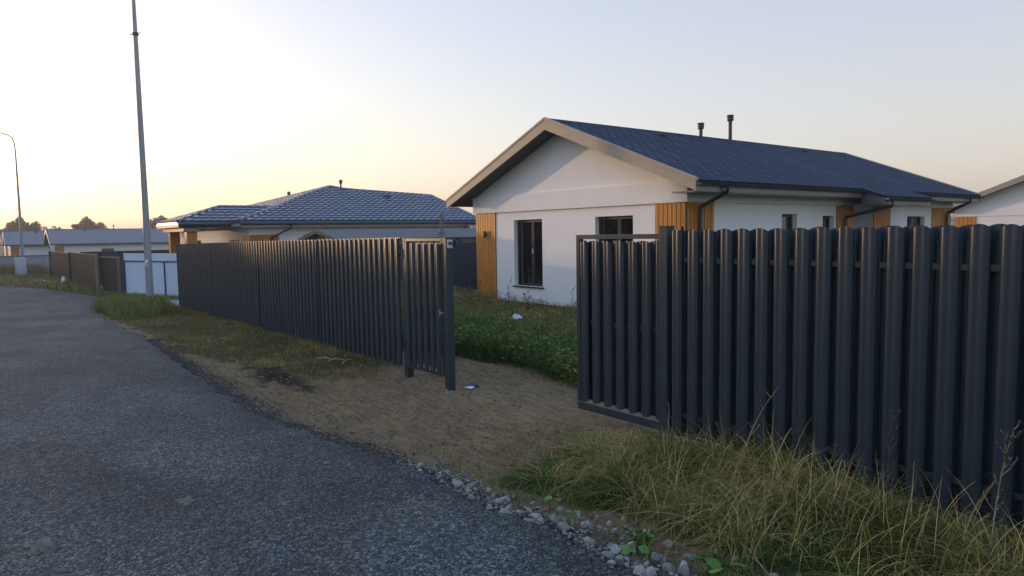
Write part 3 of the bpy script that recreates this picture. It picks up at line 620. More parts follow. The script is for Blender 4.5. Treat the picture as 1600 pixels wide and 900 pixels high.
# ================================================================== house 2 (blue metal tile hip roof)
def tiled_house():
    H = empty('house', (-38, 9.8, -.45), label='white house with glossy blue metal tile hip roof behind the left picket fence', cat='house')
    o = Vector((-38, 9.8, -.45)); Lc = lambda x, y, z: (x - o.x, y - o.y, z - o.z)
    ze = 2.76
    A, B, P, R1, R2_ = (-30.8, 9.2, ze), (-30.8, 22, ze), (-38, 16.4, 4.9), (-37.4, 17.0, 4.72), (-36.5, 22.2, 4.42)
    D, C_ = (-45.2, 9.2, ze), (-45.2, 22, ze)
    r = MB(); base = [A, P, D, B, C_, R1, R2_]; vs = [Lc(*p) for p in base] + [Lc(p[0], p[1], p[2] - .1) for p in base]
    r.add(vs, [(0, 1, 2), (0, 3, 6, 5, 1), (2, 1, 5, 6, 4), (3, 4, 6), (7, 9, 8), (7, 8, 12, 13, 10), (9, 11, 13, 12, 8), (0, 7, 10, 3), (3, 10, 11, 4), (4, 11, 9, 2), (2, 9, 7, 0)])
    r.build('roof', MAT['tile'], H, uv=True)
    # porch roof in front
    p0, p1, q0, q1 = (-32.0, 7.0, ze), (-36.4, 7.0, ze), (-34.2, 9.3, 3.52), (-34.2, 12.0, 3.52); e0, e1 = (-32.0, 12.0, ze), (-36.4, 12.0, ze)
    r = MB(); base = [p0, p1, q0, q1, e0, e1]; vs = [Lc(*p) for p in base] + [Lc(p[0], p[1], p[2] - .1) for p in base]
    r.add(vs, [(0, 2, 1), (0, 4, 3, 2), (1, 2, 3, 5), (6, 7, 8), (6, 8, 9, 10), (7, 11, 9, 8), (0, 1, 7, 6), (0, 6, 10, 4), (1, 5, 11, 7)])
    r.build('porch_roof', MAT['tile'], H, uv=True)
    rc = MB()
    for a, b in ((A, P), (D, P), (P, R1), (R1, R2_), (p0, q0), (p1, q0), (q0, q1), (B, R2_)): rc.tube([Lc(*a), Lc(*b)], .075, 8)
    rc.build('ridge_cap', MAT['tile'], H, smooth=True, uv=True)
    tm = MB()
    for poly in ([A, B, R2_, R1, P], [A, P, D], [p0, q0, p1], [p0, (-32.0, 10.4, ze), (-34.2, 12.0, 3.52), q0]): tile_rows(tm, [Lc(*q) for q in poly])
    tm.build('tile_courses', MAT['tile'], H, smooth=True)
    def wb(mb, x0, x1, y0, y1, z0, z1): a = Lc(x0, y0, z0); b = Lc(x1, y1, z1); mb.box(a[0], b[0], a[1], b[1], a[2], b[2])
    so_ = MB(); wb(so_, -45.1, -30.9, 9.3, 21.9, ze - .24, ze - .115); wb(so_, -36.3, -32.1, 7.1, 9.29, ze - .24, ze - .115); so_.build('soffit', MAT['soffit'], H)
    w = MB(); a0, a1 = -44.5 - o.x, -31.4 - o.x
    wins = [(-40.9 - o.x, -39.7 - o.x, 1.2, 2.4), (-34.6 - o.x, -33.1 - o.x, 1.2, 2.4)]; sw = [(6.3, 7.3, 1.5, 2.35)]
    openwall(w, 'y', 0, .25, a0, a1, 0, 2.62, wins); openwall(w, 'x', a1 - .25, a1, .25, 11.6, 0, 2.62, sw)
    w.box(a0, a0 + .25, .25, 11.6, 0, 2.62); w.box(a0, a1, 11.35, 11.6, 0, 2.62); w.build('wall', MAT['plaster'], H)
    f = MB(); f.box(a0 - .05, a1 + .05, -.05, 11.65, 2.62, 2.98); f.build('frieze', MAT['plaster'], H)
    for k in wins: window(H, 'y', 0, -1, *k, sill=False)
    window(H, 'x', a1, 1, *sw[0], split=0, sill=False)
    boards(H, 'y', 0, -1, a1 - 1.1, a1, 0, 2.615, .13); boards(H, 'x', a1, 1, 0, 1.25, 0, 2.615, .13)
    for x in (-32.75, -35.9):
        c = MB(); wb(c, x, x + .42, 7.4, 7.82, -.45, 2.52)
        co = c.build('porch_column', MAT['wood'], H, bevel=.01)
    c = MB(); wb(c, -36.2, -32.2, 7.25, 7.9, ze - .4, ze - .245); c.build('porch_beam', MAT['fascia'], H)
    e = MB(); wb(e, -30.85, -30.8, 9.25, 22, ze - .26, ze - .1); wb(e, -45.2, -30.86, 9.2, 9.25, ze - .22, ze - .11); wb(e, -36.35, -32.05, 7.02, 7.07, ze - .22, ze - .11); e.build('eave_board', MAT['fascia'], H)
    gutter(H, -30.82 - o.x, 1, -.6, 12.2, ze - o.z - .1); gutter(H, -32.02 - o.x, 1, -2.8, -.7, ze - o.z - .1)
    zz = ze - o.z
    downpipe(H, [(-30.72 - o.x, 1.6, zz - .15), (-30.72 - o.x, 1.6, zz - .3), (a1 + .1, .9, 2.5), (a1 + .09, .9, .1)])
    downpipe(H, [(-30.72 - o.x, 11.0, zz - .15), (-30.72 - o.x, 11.0, zz - .3), (a1 + .1, 10.7, 2.4), (a1 + .09, 10.7, .1)])
    for p, h in (((-37.6, 16.9, 4.75), .5), ((-41.2, 15.2, 4.1), .65)):
        a = Lc(*p); v = MB(); v.tube([a, (a[0], a[1], a[2] + h - .1)], .05, 8); v.tube([(a[0], a[1], a[2] + h - .2), (a[0], a[1], a[2] + h)], .1, 10); v.build('vent_pipe', MAT['vent'], H, smooth=True)
    a = Lc(-35.8, 18.6, 4.2); v = MB(); v.box(a[0], a[0] + .35, a[1], a[1] + .3, a[2], a[2] + .12); v.build('roof_vent', MAT['vent'], H)
tiled_house()

# shed (bath house) with dark roof behind the boundary
def shed():
    S = empty('shed', (-25.0, 10.6, -.25), label='low shed with dark metal roof and pale ochre gable behind the wicket gate', cat='shed')
    hw, L, ze, zr_ = 1.5, 9.0, 2.2, 2.55; s = (zr_ - ze) / (hw + .3)
    w = MB(); w.box(-hw, hw, 0, L, 0, 2.2); w.build('wall', MAT['plaster_cream'], S)
    g = MB(); g.prism([(-hw, 2.202), (hw, 2.202), (hw, zr_ - s * hw - .05), (0, zr_ - .05), (-hw, zr_ - s * hw - .05)], 'y', .0, L); g.build('gable_wall', MAT['ochre'], S)
    r = MB()
    for sg in (1, -1): r.slab([(0, -.4, zr_), (sg * (hw + .35), -.4, zr_ - s * (hw + .35)), (sg * (hw + .35), L + .3, zr_ - s * (hw + .35)), (0, L + .3, zr_)], .05)
    r.build('roof', MAT['shed_roof'], S)
    fa = MB()
    for sg in (1, -1): fa.prism([(0, zr_ + .02), (sg * (hw + .37), zr_ - s * (hw + .35) + .02), (sg * (hw + .37), zr_ - s * (hw + .35) - .12), (0, zr_ - .12)], 'y', -.43, -.395)
    fa.build('fascia', MAT['shed_roof'], S)
    c = MB(); c.tube([(.75, 4.6, 2.3), (.75, 4.6, 3.12)], .075, 14); c.tube([(.75, 4.6, 2.3), (.75, 4.6, 2.5)], [.2, .12], 14); c.build('chimney', MAT['stainless'], S, smooth=True)
shed()

# ================================================================== picket fences
PROF = [(-.050, .010), (-.049, .002), (-.044, -.002), (-.037, -.010), (-.028, -.014), (-.013, -.0155), (-.007, -.012), (.007, -.012), (.013, -.0155), (.028, -.014), (.037, -.010), (.044, -.002), (.049, .002), (.050, .010)]
def picket_mesh(name, z0, z1, w=.098):
    mb = MB(); k = w / .1; n = len(PROF); vs = []
    for off in (0, .0016):
        for x, y in PROF: vs.append((x * k, y + off, z0 + .018 * (x / .05) ** 2))
        for x, y in PROF: vs.append((x * k, y + off, z1 - .024 * abs(x / .05) ** 2.2 - .001))
    fs = []
    for i in range(n - 1):
        fs.append((i, i + 1, n + i + 1, n + i)); fs.append((2 * n + i, 3 * n + i, 3 * n + i + 1, 2 * n + i + 1))
        fs.append((n + i, n + i + 1, 3 * n + i + 1, 3 * n + i)); fs.append((i, 2 * n + i, 2 * n + i + 1, i + 1))
    for i in (0, n - 1): fs.append((i, n + i, 3 * n + i, 2 * n + i))
    mb.add(vs, fs); return mb
def pickets(parent, xs, y, dz, z0, z1, back=False, protos={}):
    key = (z0, z1, back)
    if key not in protos:
        o = picket_mesh('picket', z0, z1, .138 if back else .108).build('picket', MAT['fence'], None, smooth=True); protos[key] = o.data; bpy.data.objects.remove(o)
    me = protos[key]
    for x in xs:
        o = bpy.data.objects.new('picket', me); COL.objects.link(o); o.parent = parent
        o.location = (x, y, dz(x) + random.uniform(-.004, .004)); o.rotation_euler = (0, random.uniform(-.003, .003), (math.pi if back else 0) + random.uniform(-.02, .02))
# right fence: world X -4.0 .. 5, plane Y=4.85
FR = empty('metal_picket_fence', (-4.0, 4.85, 0), label='dark graphite picket fence on the right behind the dry grass bank', cat='fence')
z0f = lambda x: 0.0
fx = np.arange(.102, 8.0, .1635)
pickets(FR, fx, -.022, z0f, .235, 2.045); pickets(FR, fx[:-1] + .0818, .044, z0f, .235, 2.045, True)
for z in (.40, 1.76):
    r_ = MB(); r_.box(.05, 8.0, .0, .022, z, z + .04); r_.build('rail', MAT['fence'], FR)
for x in (0, 2.66, 5.2, 7.8):
    p = MB(); p.box(x - .09, x + .0, -.03 if x == 0 else .003, .07 if x == 0 else .045, -.1, 2.07 if x == 0 else 1.98)
    if x: p = MB(); p.box(x - .03, x + .03, .062, .1, -.1, 1.98)
    po = p.build('post', MAT['fence'], FR, bevel=.004)
    if x == 0: c = MB(); c.box(x - .094, x + .004, -.034, .074, 2.07, 2.08); c.build('post_cap', MAT['fence'], po)
br = MB(); br.box(.0, .16, .02, .03, 2.03, 2.04); br.tube([(.12, .03, 2.02), (.12, .03, 2.07)], .012, 8); br.build('catch_bracket', MAT['black'], FR)
# left fence: X -22.35 .. -8.83
FL = empty('metal_picket_fence', (-8.83, 4.85, 0), label='long dark graphite picket fence on the left running down the street from the wicket', cat='fence')
dzl = lambda x: np.interp(x, [-13.5, -6, -.1], [-.125, -.05, -.01])
fx = -np.arange(.10, 13.45, .171)
pickets(FL, fx, -.022, dzl, .15, 2.02); pickets(FL, (fx[:20] - .0855), .044, dzl, .15, 2.02, True)
proto = picket_mesh('p', .15, 2.02, .138); mb = MB()
for x in fx[20:-1] - .0855: mb.add([(-v[0] + x, -v[1] + .044, v[2] + float(dzl(x))) for v in proto.v], proto.f)
mb.build('picket', MAT['fence'], FL, smooth=True, kind='stuff')
for z in (.36, 1.74):
    r_ = MB()
    for a, b in ((-13.5, -6), (-6, 0)): r_.obox((a, .011, z + .02 + float(dzl(a))), (b, .011, z + .02 + float(dzl(b))), .022, .04)
    r_.build('rail', MAT['fence'], FL)
for x in (-13.49, -9.9, -6.2, -3.0):
    p = MB(); p.box(x - .03, x + .03, .066 if x > -13 else -.04, .1, -.6, 1.97 + float(dzl(x))); p.build('post', MAT['fence'], FL)
    p = MB(); p.box(x - .012, x + .012, -.052, -.040, .21 + float(dzl(x)), 1.99 + float(dzl(x))); p.build('joint_strip', MAT['fence'], FL)
p = MB(); p.box(0, .1, -.0, .1, -.1, 1.985); po = p.build('post', MAT['fence'], FL, bevel=.004)
p = MB(); p.box(-.004, .104, -.004, .104, 1.985, 1.995); p.build('post_cap', MAT['fence'], po)
# wicket gate
WG = empty('wicket_gate', (-8.73, 4.85, 0), label='closed narrow wicket gate of dark pickets in a steel frame between two posts', cat='gate')
f = MB(); W = .98; y0, y1 = .0, .03
f.box(.01, W, y0, y1, 1.95, 1.99); f.box(.01, W, y0, y1, .16, .20); f.box(.01, .05, y0, y1, .2, 1.95); f.box(W - .04, W, y0, y1, .2, 1.95); f.build('gate_frame', MAT['fence'], WG, bevel=.003)
r_ = MB(); r_.box(.05, W - .04, y0 + .002, y1 - .002, .98, 1.02); r_.build('rail', MAT['fence'], WG)
px = [.075 + i * .162 for i in range(6)]
pickets(WG, px, -.022, z0f, .19, 1.93); pickets(WG, [p + .081 - .03 for p in px[:5]], .05, z0f, .22, 1.93, True)
l = MB(); l.box(W - .10, W + .01, -.02, -.001, 1.0, 1.02); l.box(W - .07, W - .04, -.03, .0, .96, 1.06); l.build('latch', MAT['galv'], WG)
for z in (.38, 1.7):
    h = MB(); h.tube([(.0, -.03, z), (.0, -.03, z + .14)], .014, 8); h.box(-.04, .04, -.03, -.0, z + .03, z + .06); h.build('hinge', MAT['black'], WG)
# free post of the wicket with intercom
GP = empty('gate_post', (-7.74, 4.85, 0), label='square dark steel gate post with a pale call panel between wicket and gateway', cat='post')
p = MB(); p.box(0, .1, 0, .1, -.15, 1.985); p.build('shaft', MAT['fence'], GP, bevel=.004)
p = MB(); p.box(-.004, .104, -.004, .104, 1.985, 1.995); p.build('post_cap', MAT['fence'], GP)
p = MB(); p.box(.102, .125, .01, .09, 1.86, 1.97); io = p.build('call_panel', MAT['cabinet'], GP, bevel=.004)
p = MB(); p.box(.125, .128, .02, .08, 1.90, 1.94); p.build('panel_window', MAT['blue_frame'], io)
p = MB(); p.box(.102, .17, .105, .22, 1.87, 1.96); p.build('catch_bracket', MAT['fence'], GP)
# sliding gate leaf
SG = empty('sliding_gate', (-5.27, 4.94, 0), label='dark graphite picket sliding gate leaf pulled half open behind the right fence', cat='gate')
f = MB(); Lg = 4.2
f.box(0, Lg, -.02, .04, 1.965, 2.01); f.box(0, .05, -.02, .04, .285, 1.965); f.box(Lg - .05, Lg, -.02, .04, .285, 1.965); f.build('gate_frame', MAT['fence'], SG, bevel=.003)
b = MB(); b.box(0, Lg, -.01, .06, .20, .275); b.box(0, Lg, -.013, -.010, .245, .252); b.build('guide_beam', MAT['fence'], SG, bevel=.004)
r_ = MB(); r_.box(.05, Lg - .05, .0, .02, 1.10, 1.14); r_.build('rail', MAT['fence'], SG)
gxs = [.115 + i * .1655 for i in range(24)]
pickets(SG, gxs, -.022, z0f, .30, 1.95); pickets(SG, [.045] + [g + .083 - .045 for g in gxs], .044, z0f, .30, 1.95, True)

# boundary fence between the plots (profiled sheet)
BF = empty('boundary_fence', (-22.45, 4.95, 0), label='dark profiled sheet fence between the plots behind the wicket gate', cat='fence')
m_ = MB(); y = 0.0; pts = []; n = 0
while y < 22:
    for dy, dx in ((0, 0), (.03, .0), (.04, .012), (.085, .012), (.095, .0)): pts.append((y + dy, dx))
    y += .1275
vs = [(dx, yy, -.35) for yy, dx in pts] + [(dx, yy, 1.70) for yy, dx in pts]; n = len(pts)
m_.add(vs, [(i, i + 1, n + i + 1, n + i) for i in range(n - 1)]); sh = m_.build('sheet', MAT['fence_dark'], BF)
sd = sh.modifiers.new('solid', 'SOLIDIFY'); sd.thickness = .003
t = MB(); t.box(-.02, .02, 0, 22, 1.702, 1.73); t.build('top_trim', MAT['fence'], BF)
for yy in (0.1, 5, 10, 15, 20):
    p = MB(); p.box(-.09, -.03, yy, yy + .06, -.5, 1.69); p.build('post', MAT['fence_dark'], BF)

# ================================================================== brown fence, white gate, grey fence
def sheet_panel(mb, a, b, z0a, z0b, z1a, z1b, pitch=.2, dep=.02):
    a = Vector((a[0], a[1], 0)); b = Vector((b[0], b[1], 0)); d = b - a; L = d.length; d.normalize(); n = Vector((d.y, -d.x, 0))
    pts = []; s = 0
    while s < L:
        for ds, k in ((0, 0), (.45, 0), (.55, 1), (.9, 1)): 
            if s + ds * pitch <= L: pts.append((s + ds * pitch, k * dep))
        s += pitch
    pts.append((L, 0)); m = len(pts); vs = []
    for top in (0, 1):
        for q, k in pts:
            p = a + d * q + n * k; t = q / L; vs.append((p.x, p.y, (z1a * (1 - t) + z1b * t) if top else (z0a * (1 - t) + z0b * t)))
    mb.add(vs, [(i, i + 1, m + i + 1, m + i) for i in range(m - 1)])
    mb.add([(v[0] - n.x * .006, v[1] - n.y * .006, v[2]) for v in vs], [(i, m + i, m + i + 1, i + 1) for i in range(m - 1)])
BR = empty('sheet_fence', (0, 0, 0), label='brown profiled sheet fence along the street left of the white gate', cat='fence')
def loc0(o, loc):       # re-origin: keep children in world place while the empty sits at its base
    o.location = loc
    for c in children(o): c.location = Vector(c.location) - Vector(loc)
ps = [(-64, 4.85), (-49.5, 4.75), (-37.9, 4.75)]
m_ = MB()
for a, b in zip(ps, ps[1:]): sheet_panel(m_, a, b, float(zf(a[0])) - .05, float(zf(b[0])) - .05, float(zf(a[0])) + 1.9, float(zf(b[0])) + 1.83)
m_.build('sheet', MAT['brown'], BR)
t = MB()
for a, b in zip(ps, ps[1:]): t.obox((a[0], a[1], float(zf(a[0])) + 1.92), (b[0], b[1], float(zf(b[0])) + 1.85), .06, .035)
t.build('top_trim', MAT['brown'], BR)
for x, y in ((-64, 4.8), (-49.5, 4.68), (-37.85, 4.66)):
    p = MB(); g = float(zf(x)); p.box(x - .06, x + .06, y - .06, y + .06, g - .2, g + 1.93); p.build('post', MAT['brown_trim'] if x > -40 else MAT['brown'], BR)
loc0(BR, (-37.9, 4.75, -.5))
BG = empty('brown_gate', (0, 0, 0), label='brown sheet wicket gate with pale frame beside the white gate', cat='gate')
g = -.5; m_ = MB(); sheet_panel(m_, (-37.95, 4.86), (-35.75, 5.28), g + .1, g + .1, g + 1.72, g + 1.72); m_.build('sheet', MAT['brown'], BG)
f = MB(); f.obox((-37.8, 4.83, g + 1.76), (-35.75, 5.25, g + 1.76), .05, .05); f.obox((-37.8, 4.83, g + .1), (-35.75, 5.25, g + .1), .05, .05); f.box(-35.8, -35.72, 5.2, 5.28, g, g + 1.76); f.build('gate_frame', MAT['brown_trim'], BG)
p = MB(); p.box(-35.65, -35.4, 5.27, 5.35, g - .1, g + 1.8); p.build('post', MAT['brown'], BG)
loc0(BG, (-36.5, 5.1, -.5))
WGt = empty('white_gate', (0, 0, 0), label='pale blue white sheet double gate with dark blue frame behind the tall pole', cat='gate')
a, b = (-35.25, 5.40), (-29.4, 7.55); g = -.48
m_ = MB(); sheet_panel(m_, a, b, g + .06, g + .06, g + 1.93, g + 1.93, .25, .008); m_.build('sheet', MAT['white_sheet'], WGt)
f = MB(); dv = (Vector(b) - Vector(a)).normalized(); nn = Vector((dv.y, -dv.x)) * .035
P2 = lambda t, z: (a[0] + (b[0] - a[0]) * t + nn.x, a[1] + (b[1] - a[1]) * t + nn.y, z)
f.obox(P2(0, g + 1.58), P2(1, g + 1.58), .03, .045); f.obox(P2(0, g + .1), P2(1, g + .1), .03, .045)
for t in (.50, .985): f.obox(P2(t, g + .08), P2(t, g + 1.58), .05, .05)
f.build('gate_frame', MAT['blue_frame'], WGt)
p = MB(); q = P2(0, 0); p.box(q[0] - .1, q[0] + .06, q[1] - .06, q[1] + .06, g - .1, g + 1.62); p.build('post', MAT['blue_frame'], WGt)
loc0(WGt, (-32.4, 6.4, -.45))
BB = empty('boundary_fence', (-47, 5, -.6), label='dark brown sheet fence between plots seen just above the white gate', cat='fence')
m_ = MB(); sheet_panel(m_, (0, 0), (0, 18), -.1, -.1, 2.0, 2.0, .2, .02); m_.build('sheet', MAT['brown'], BB)
for yy in (.05, 6, 12, 18):
    p = MB(); p.box(-.09, -.03, yy - .03, yy + .03, -.1, 1.99); p.build('post', MAT['brown'], BB)
GF = empty('far_fence', (0, 0, 0), label='low pale grey sheet fence behind the rusty weeds at the far left', cat='fence')
m_ = MB(); sheet_panel(m_, (-83, -9), (-83, 9), -1.1, -1.1, .68, .68, .3, .03); m_.build('sheet', MAT['grey_fence'], GF)
t_ = MB(); t_.box(-82.98, -82.9, -9, 9, .62, .70); t_.build('rail', MAT['fascia_grey'], GF)
for y in np.arange(-8.5, 9, 3.0):
    p = MB(); p.box(-82.96, -82.86, y, y + .1, -1.1, .75); p.build('post', MAT['fascia_grey'], GF)
loc0(GF, (-83, 0, -1))

# ================================================================== poles, cabinet, small street things
PL = empty('utility_pole', (-31.07, 5.62, -.5), label='tall tapered grey pole standing in front of the white gate', cat='pole')
m_ = MB(); m_.tube([(0, 0, -.3), (0, 0, 4), (0, 0, 10.2), (0, 0, 12.2)], [.145, .125, .085, .06], 12); m_.build('shaft', MAT['galv'], PL, smooth=True)
m_ = MB(); m_.tube([(-.16, -.16, 10.55), (.16, .16, 10.6)], .018, 6); m_.tube([(-.1, .05, 11.2), (.14, -.05, 11.2)], .018, 6); m_.tube([(0, 0, 10.5), (0, 0, 10.62)], .11, 10); m_.build('bracket', MAT['black'], PL)
m_ = MB(); m_.tube([(.13, -.04, 1.45), (.2, -.1, 1.62), (.12, -.06, 1.75)], .03, 6); m_.box(.08, .16, -.14, -.06, 1.5, 1.7); m_.build('clamp', MAT['litter'], PL)
g = float(zf(-65)) - .05
SLp = empty('street_lamp', (-65, 3.15, g), label='far street lamp with slim grey pole and curved arm at the left edge', cat='street lamp')
m_ = MB(); m_.tube([(0, 0, -.2), (0, 0, 5), (0, 0, 9.6)], [.11, .09, .055], 10)
m_.build('shaft', MAT['galv'], SLp, smooth=True)
pts = [(0, 0, 9.55), (-.0, -.03, 10.1), (-.02, -.12, 10.5), (-.05, -.4, 10.75), (-.1, -.9, 10.9), (-.15, -1.5, 11.0), (-.2, -2.2, 11.05)]
m_ = MB(); m_.tube(pts, .05, 8); m_.build('arm', MAT['galv'], SLp, smooth=True)
m_ = MB(); m_.prism([(-2.15, 11.0), (-2.7, 11.02), (-2.85, 11.08), (-2.7, 11.15), (-2.15, 11.12)], 'x', -.33, -.07); m_.build('lamp_head', MAT['fascia_grey'], SLp)
CB = empty('meter_cabinet', (-64.3, 2.95, g), label='pale upright meter cabinet at the foot of the far street lamp', cat='cabinet')
m_ = MB(); m_.box(-.2, .2, -.35, .35, .12, 1.55); m_.build('case', MAT['cabinet'], CB, bevel=.02)
m_ = MB(); m_.box(.202, .212, -.3, .3, .25, 1.45); m_.build('door', MAT['cabinet'], CB, bevel=.004)
m_ = MB(); m_.box(-.17, .17, -.3, .3, -.1, .118); m_.build('base', MAT['concrete'], CB)
# drain pipe and marker
m_ = MB(); g = float(zf(-48)); m_.tube([(-56, 2.6, g - .0), (-53.5, 3.5, g + .04), (-50.5, 4.05, g + .03), (-48.2, 4.2, g + .02)], .13, 10); m_.build('drain_pipe', MAT['black'], smooth=True, label='black drain pipe lying in the grass at the foot of the brown fence', cat='pipe')
MK = empty('marker_post', (-47.6, 4.15, g), label='short post with white wrapped top beside the brown fence', cat='post')
m_ = MB(); m_.tube([(0, 0, -.1), (0, 0, .5)], .05, 8); m_.build('shaft', MAT['concrete'], MK)
m_ = MB(); m_.tube([(0, 0, .22), (.02, 0, .3), (0, .02, .42), (0, 0, .56)], [.1, .14, .12, .06], 9); m_.build('wrapping', MAT['litter'], MK)
m_ = MB(); m_.obox((-37.1, 4.75, -.43), (-35.0, 5.05, -.45), .16, .05); m_.build('plank', MAT['pale_wood'], label='pale bare plank lying in front of the brown wicket gate', cat='plank', bevel=.008)

# ================================================================== trees
def tree_proto(name, h, cw, seed, m, label, leaf=.3, n=2600, bare=.35, lean=0):
    rs = np.random.default_rng(seed); T = empty(name, (0, 0, 0), label=label, cat='tree')
    tr = MB(); pts = [(0, 0, -.3), (.05 * h * .1, 0, h * .3), (lean, .1, h * .62), (lean, 0, h * .93)]; tr.tube(pts, [h * .022, h * .017, h * .010, .02], 8)
    cl = []
    for i in range(11):
        a = rs.random() * 6.28; z = h * (bare + (.95 - bare) * (i + .5) / 11); rr = cw * (.55 - .35 * (i / 11)) * (.6 + .7 * rs.random())
        c = Vector((math.cos(a) * rr, math.sin(a) * rr, z + h * .05)); cl.append((c, cw * (.22 + .16 * rs.random()) * (1.1 - .45 * i / 11)))
        tr.tube([(lean * .5, 0, z * .72), tuple((Vector((0, 0, z * .85)) + c) / 2), tuple(c)], [h * .008, h * .005, .012], 5)
    cl.append((Vector((0, 0, h * .9)), cw * .2))
    tr.build('trunk', MAT['trunk'], T, smooth=True)
    k = rs.integers(0, len(cl), n); C0 = np.array([c[0][:] for c in cl])[k]; S0 = np.array([c[1] for c in cl])[k]
    dirs = rs.standard_normal((n, 3)); dirs /= np.linalg.norm(dirs, axis=1)[:, None]; rad = rs.random(n) ** .45
    P = C0 + dirs * (S0 * rad)[:, None] * [1, 1, .85]
    u = rs.standard_normal((n, 3)); u /= np.linalg.norm(u, axis=1)[:, None]; v = np.cross(u, rs.standard_normal((n, 3))); v /= np.linalg.norm(v, axis=1)[:, None]
    s = (leaf * (.5 + rs.random(n)))[:, None]
    V = np.stack([P - u * s, P - v * s * .5, P + u * s, P + v * s * .5], 1).reshape(-1, 3)
    fast_mesh('crown', V, np.arange(4 * n).reshape(-1, 4), m, T, attr={'rnd': np.repeat(rs.random(n), 4)})
    return T
protos = [tree_proto('tree', 8.0, 4.6, s, MAT['leaf_far'], 'x', leaf=.24, n=1900) for s in (1, 2, 3)]
for p in protos: p.location = (0, -400, -1.5)
used = [False] * 3
def place(pi, x, y, z, sc, rz, label, group='trees along the horizon behind the far houses'):
    if used[pi]: t = copy_tree(protos[pi])
    else: t = protos[pi]; used[pi] = True
    t.location = (x, y, z); t.rotation_euler = (0, 0, rz); t.scale = (sc[0], sc[0], sc[1]); t['label'] = label; t['group'] = group
def at_px(px, d):        # helper for planning rows: point at horizontal distance d along a bearing (degrees left of the view axis)
    b = math.atan((800 - px) / 1090) ; ang = math.pi - yaw + b
    return d * math.cos(ang), d * math.sin(ang)
lab = {
 'a': 'autumn tree behind the leftmost far house', 'b': 'small round autumn tree above the ridge of the grey gable roof', 'c': 'tree crown rising between the tall pole and the blue tiled house',
 'd': 'distant tree seen between the blue tiled house and the nearest house'}
spec = []
for i, (px, d, h) in enumerate([(22, 205, .95), (36, 190, 1.08), (45, 200, .98), (57, 195, .95), (8, 215, .85), (-8, 200, .9), (-22, 190, 1.0)]): spec.append((px, d, h, 'a'))
for px, d, h in [(125, 190, .93), (142, 190, 1.05), (163, 195, .92)]: spec.append((px, d, h, 'b'))
for px, d, h in [(239, 180, .93), (252, 170, 1.0), (262, 175, 1.02), (273, 180, .98), (284, 180, .9), (294, 190, .9), (228, 200, .75)]: spec.append((px, d, h, 'c'))
for px, d, h in [(728, 260, .8), (742, 260, .78), (756, 250, .7)]: spec.append((px, d, h, 'd'))
for i, (px, d, h, c) in enumerate(spec):
    x, y = at_px(px, d); k = .85 + .3 * random.random()
    w_ = {'a': ['autumn tree left of the far street lamp', 'tall autumn tree right behind the far street lamp pole', 'autumn tree just right of the far street lamp', 'autumn tree nearest the grey gable peak at far left', 'round tree at the left edge of the photo', 'far tree cut by the left frame edge', 'outermost far tree beyond the left frame edge'],
          'b': ['left tree of three above the grey gable ridge', 'middle tree of three above the grey gable ridge', 'right tree of three above the grey gable ridge'],
          'c': ['tree left of centre between the tall pole and the tiled house', 'taller tree right of the tall pole', 'tallest far tree between the pole and the porch roof', 'dense far tree beside the porch roof of the tiled house', 'far tree rising at the left tip of the porch roof', 'far tree hidden mostly behind the porch roof', 'low far tree just left of the tall pole'],
          'd': ['left far tree in the gap beside the nearest house', 'middle far tree in the gap beside the nearest house', 'right far tree in the gap beside the nearest house']}[c]
    place(i % 3, x, y, -1.8, (h * k * .85, h * 1.04), i * 1.7, w_[sum(1 for q in spec[:i] if q[3] == c)])
# wood far off along the horizon, one mass
n = 42000; ang = rng.uniform(R(-75), R(75), n); dist = rng.uniform(430, 520, n); hh = 6.5 + 3.5 * vnoise(ang * 60, dist * 0 + 1, 3) + 2.5 * vnoise(ang * 240, dist * 0, 4)
zz = -1.6 + hh * rng.random(n) ** .6; A = math.pi - yaw + ang; P = np.stack([dist * np.cos(A), dist * np.sin(A), zz], -1)
u = rng.standard_normal((n, 3)); u /= np.linalg.norm(u, axis=1)[:, None]; v = np.cross(u, rng.standard_normal((n, 3))); v /= np.linalg.norm(v, axis=1)[:, None]
s = rng.uniform(.7, 1.7, n)[:, None]
fast_mesh('wood', np.stack([P - u * s, P - v * s * .6, P + u * s, P + v * s * .6], 1).reshape(-1, 3), np.arange(4 * n).reshape(-1, 4), MAT['leaf_far'], attr={'rnd': np.repeat(rng.random(n), 4)},
          kind='stuff', label='far off wood closing the horizon behind the houses', cat='wood') if False else None
o = fast_mesh('wood', np.stack([P - u * s, P - v * s * .6, P + u * s, P + v * s * .6], 1).reshape(-1, 3), np.arange(4 * n).reshape(-1, 4), MAT['leaf_far'], attr={'rnd': np.repeat(rng.random(n), 4)})
tag(o, 'far off wood closing the horizon behind the houses', 'wood', kind='stuff')
# unseen trees added across the street to keep the low sun off the road
bt = tree_proto('tree', 8.6, 6.5, 11, MAT['leaf_dark'], 'dense unseen tree added across the street to block the low sun', leaf=.42, n=5200, bare=.12)
bt['group'] = 'unseen trees added to shade the street'
first = True
for i in range(30):
    x = -34 - i * 3.9 + random.uniform(-.6, .6); t = bt if first else copy_tree(bt); first = False
    t.location = (x, -21 + random.uniform(-1, 1) + (i % 2) * 2.2, -1.0); t.rotation_euler = (0, 0, i * 2.1); sc = random.uniform(.85, 1.05) * (.93 if x > -108 else 1); t.scale = (sc, sc, sc)

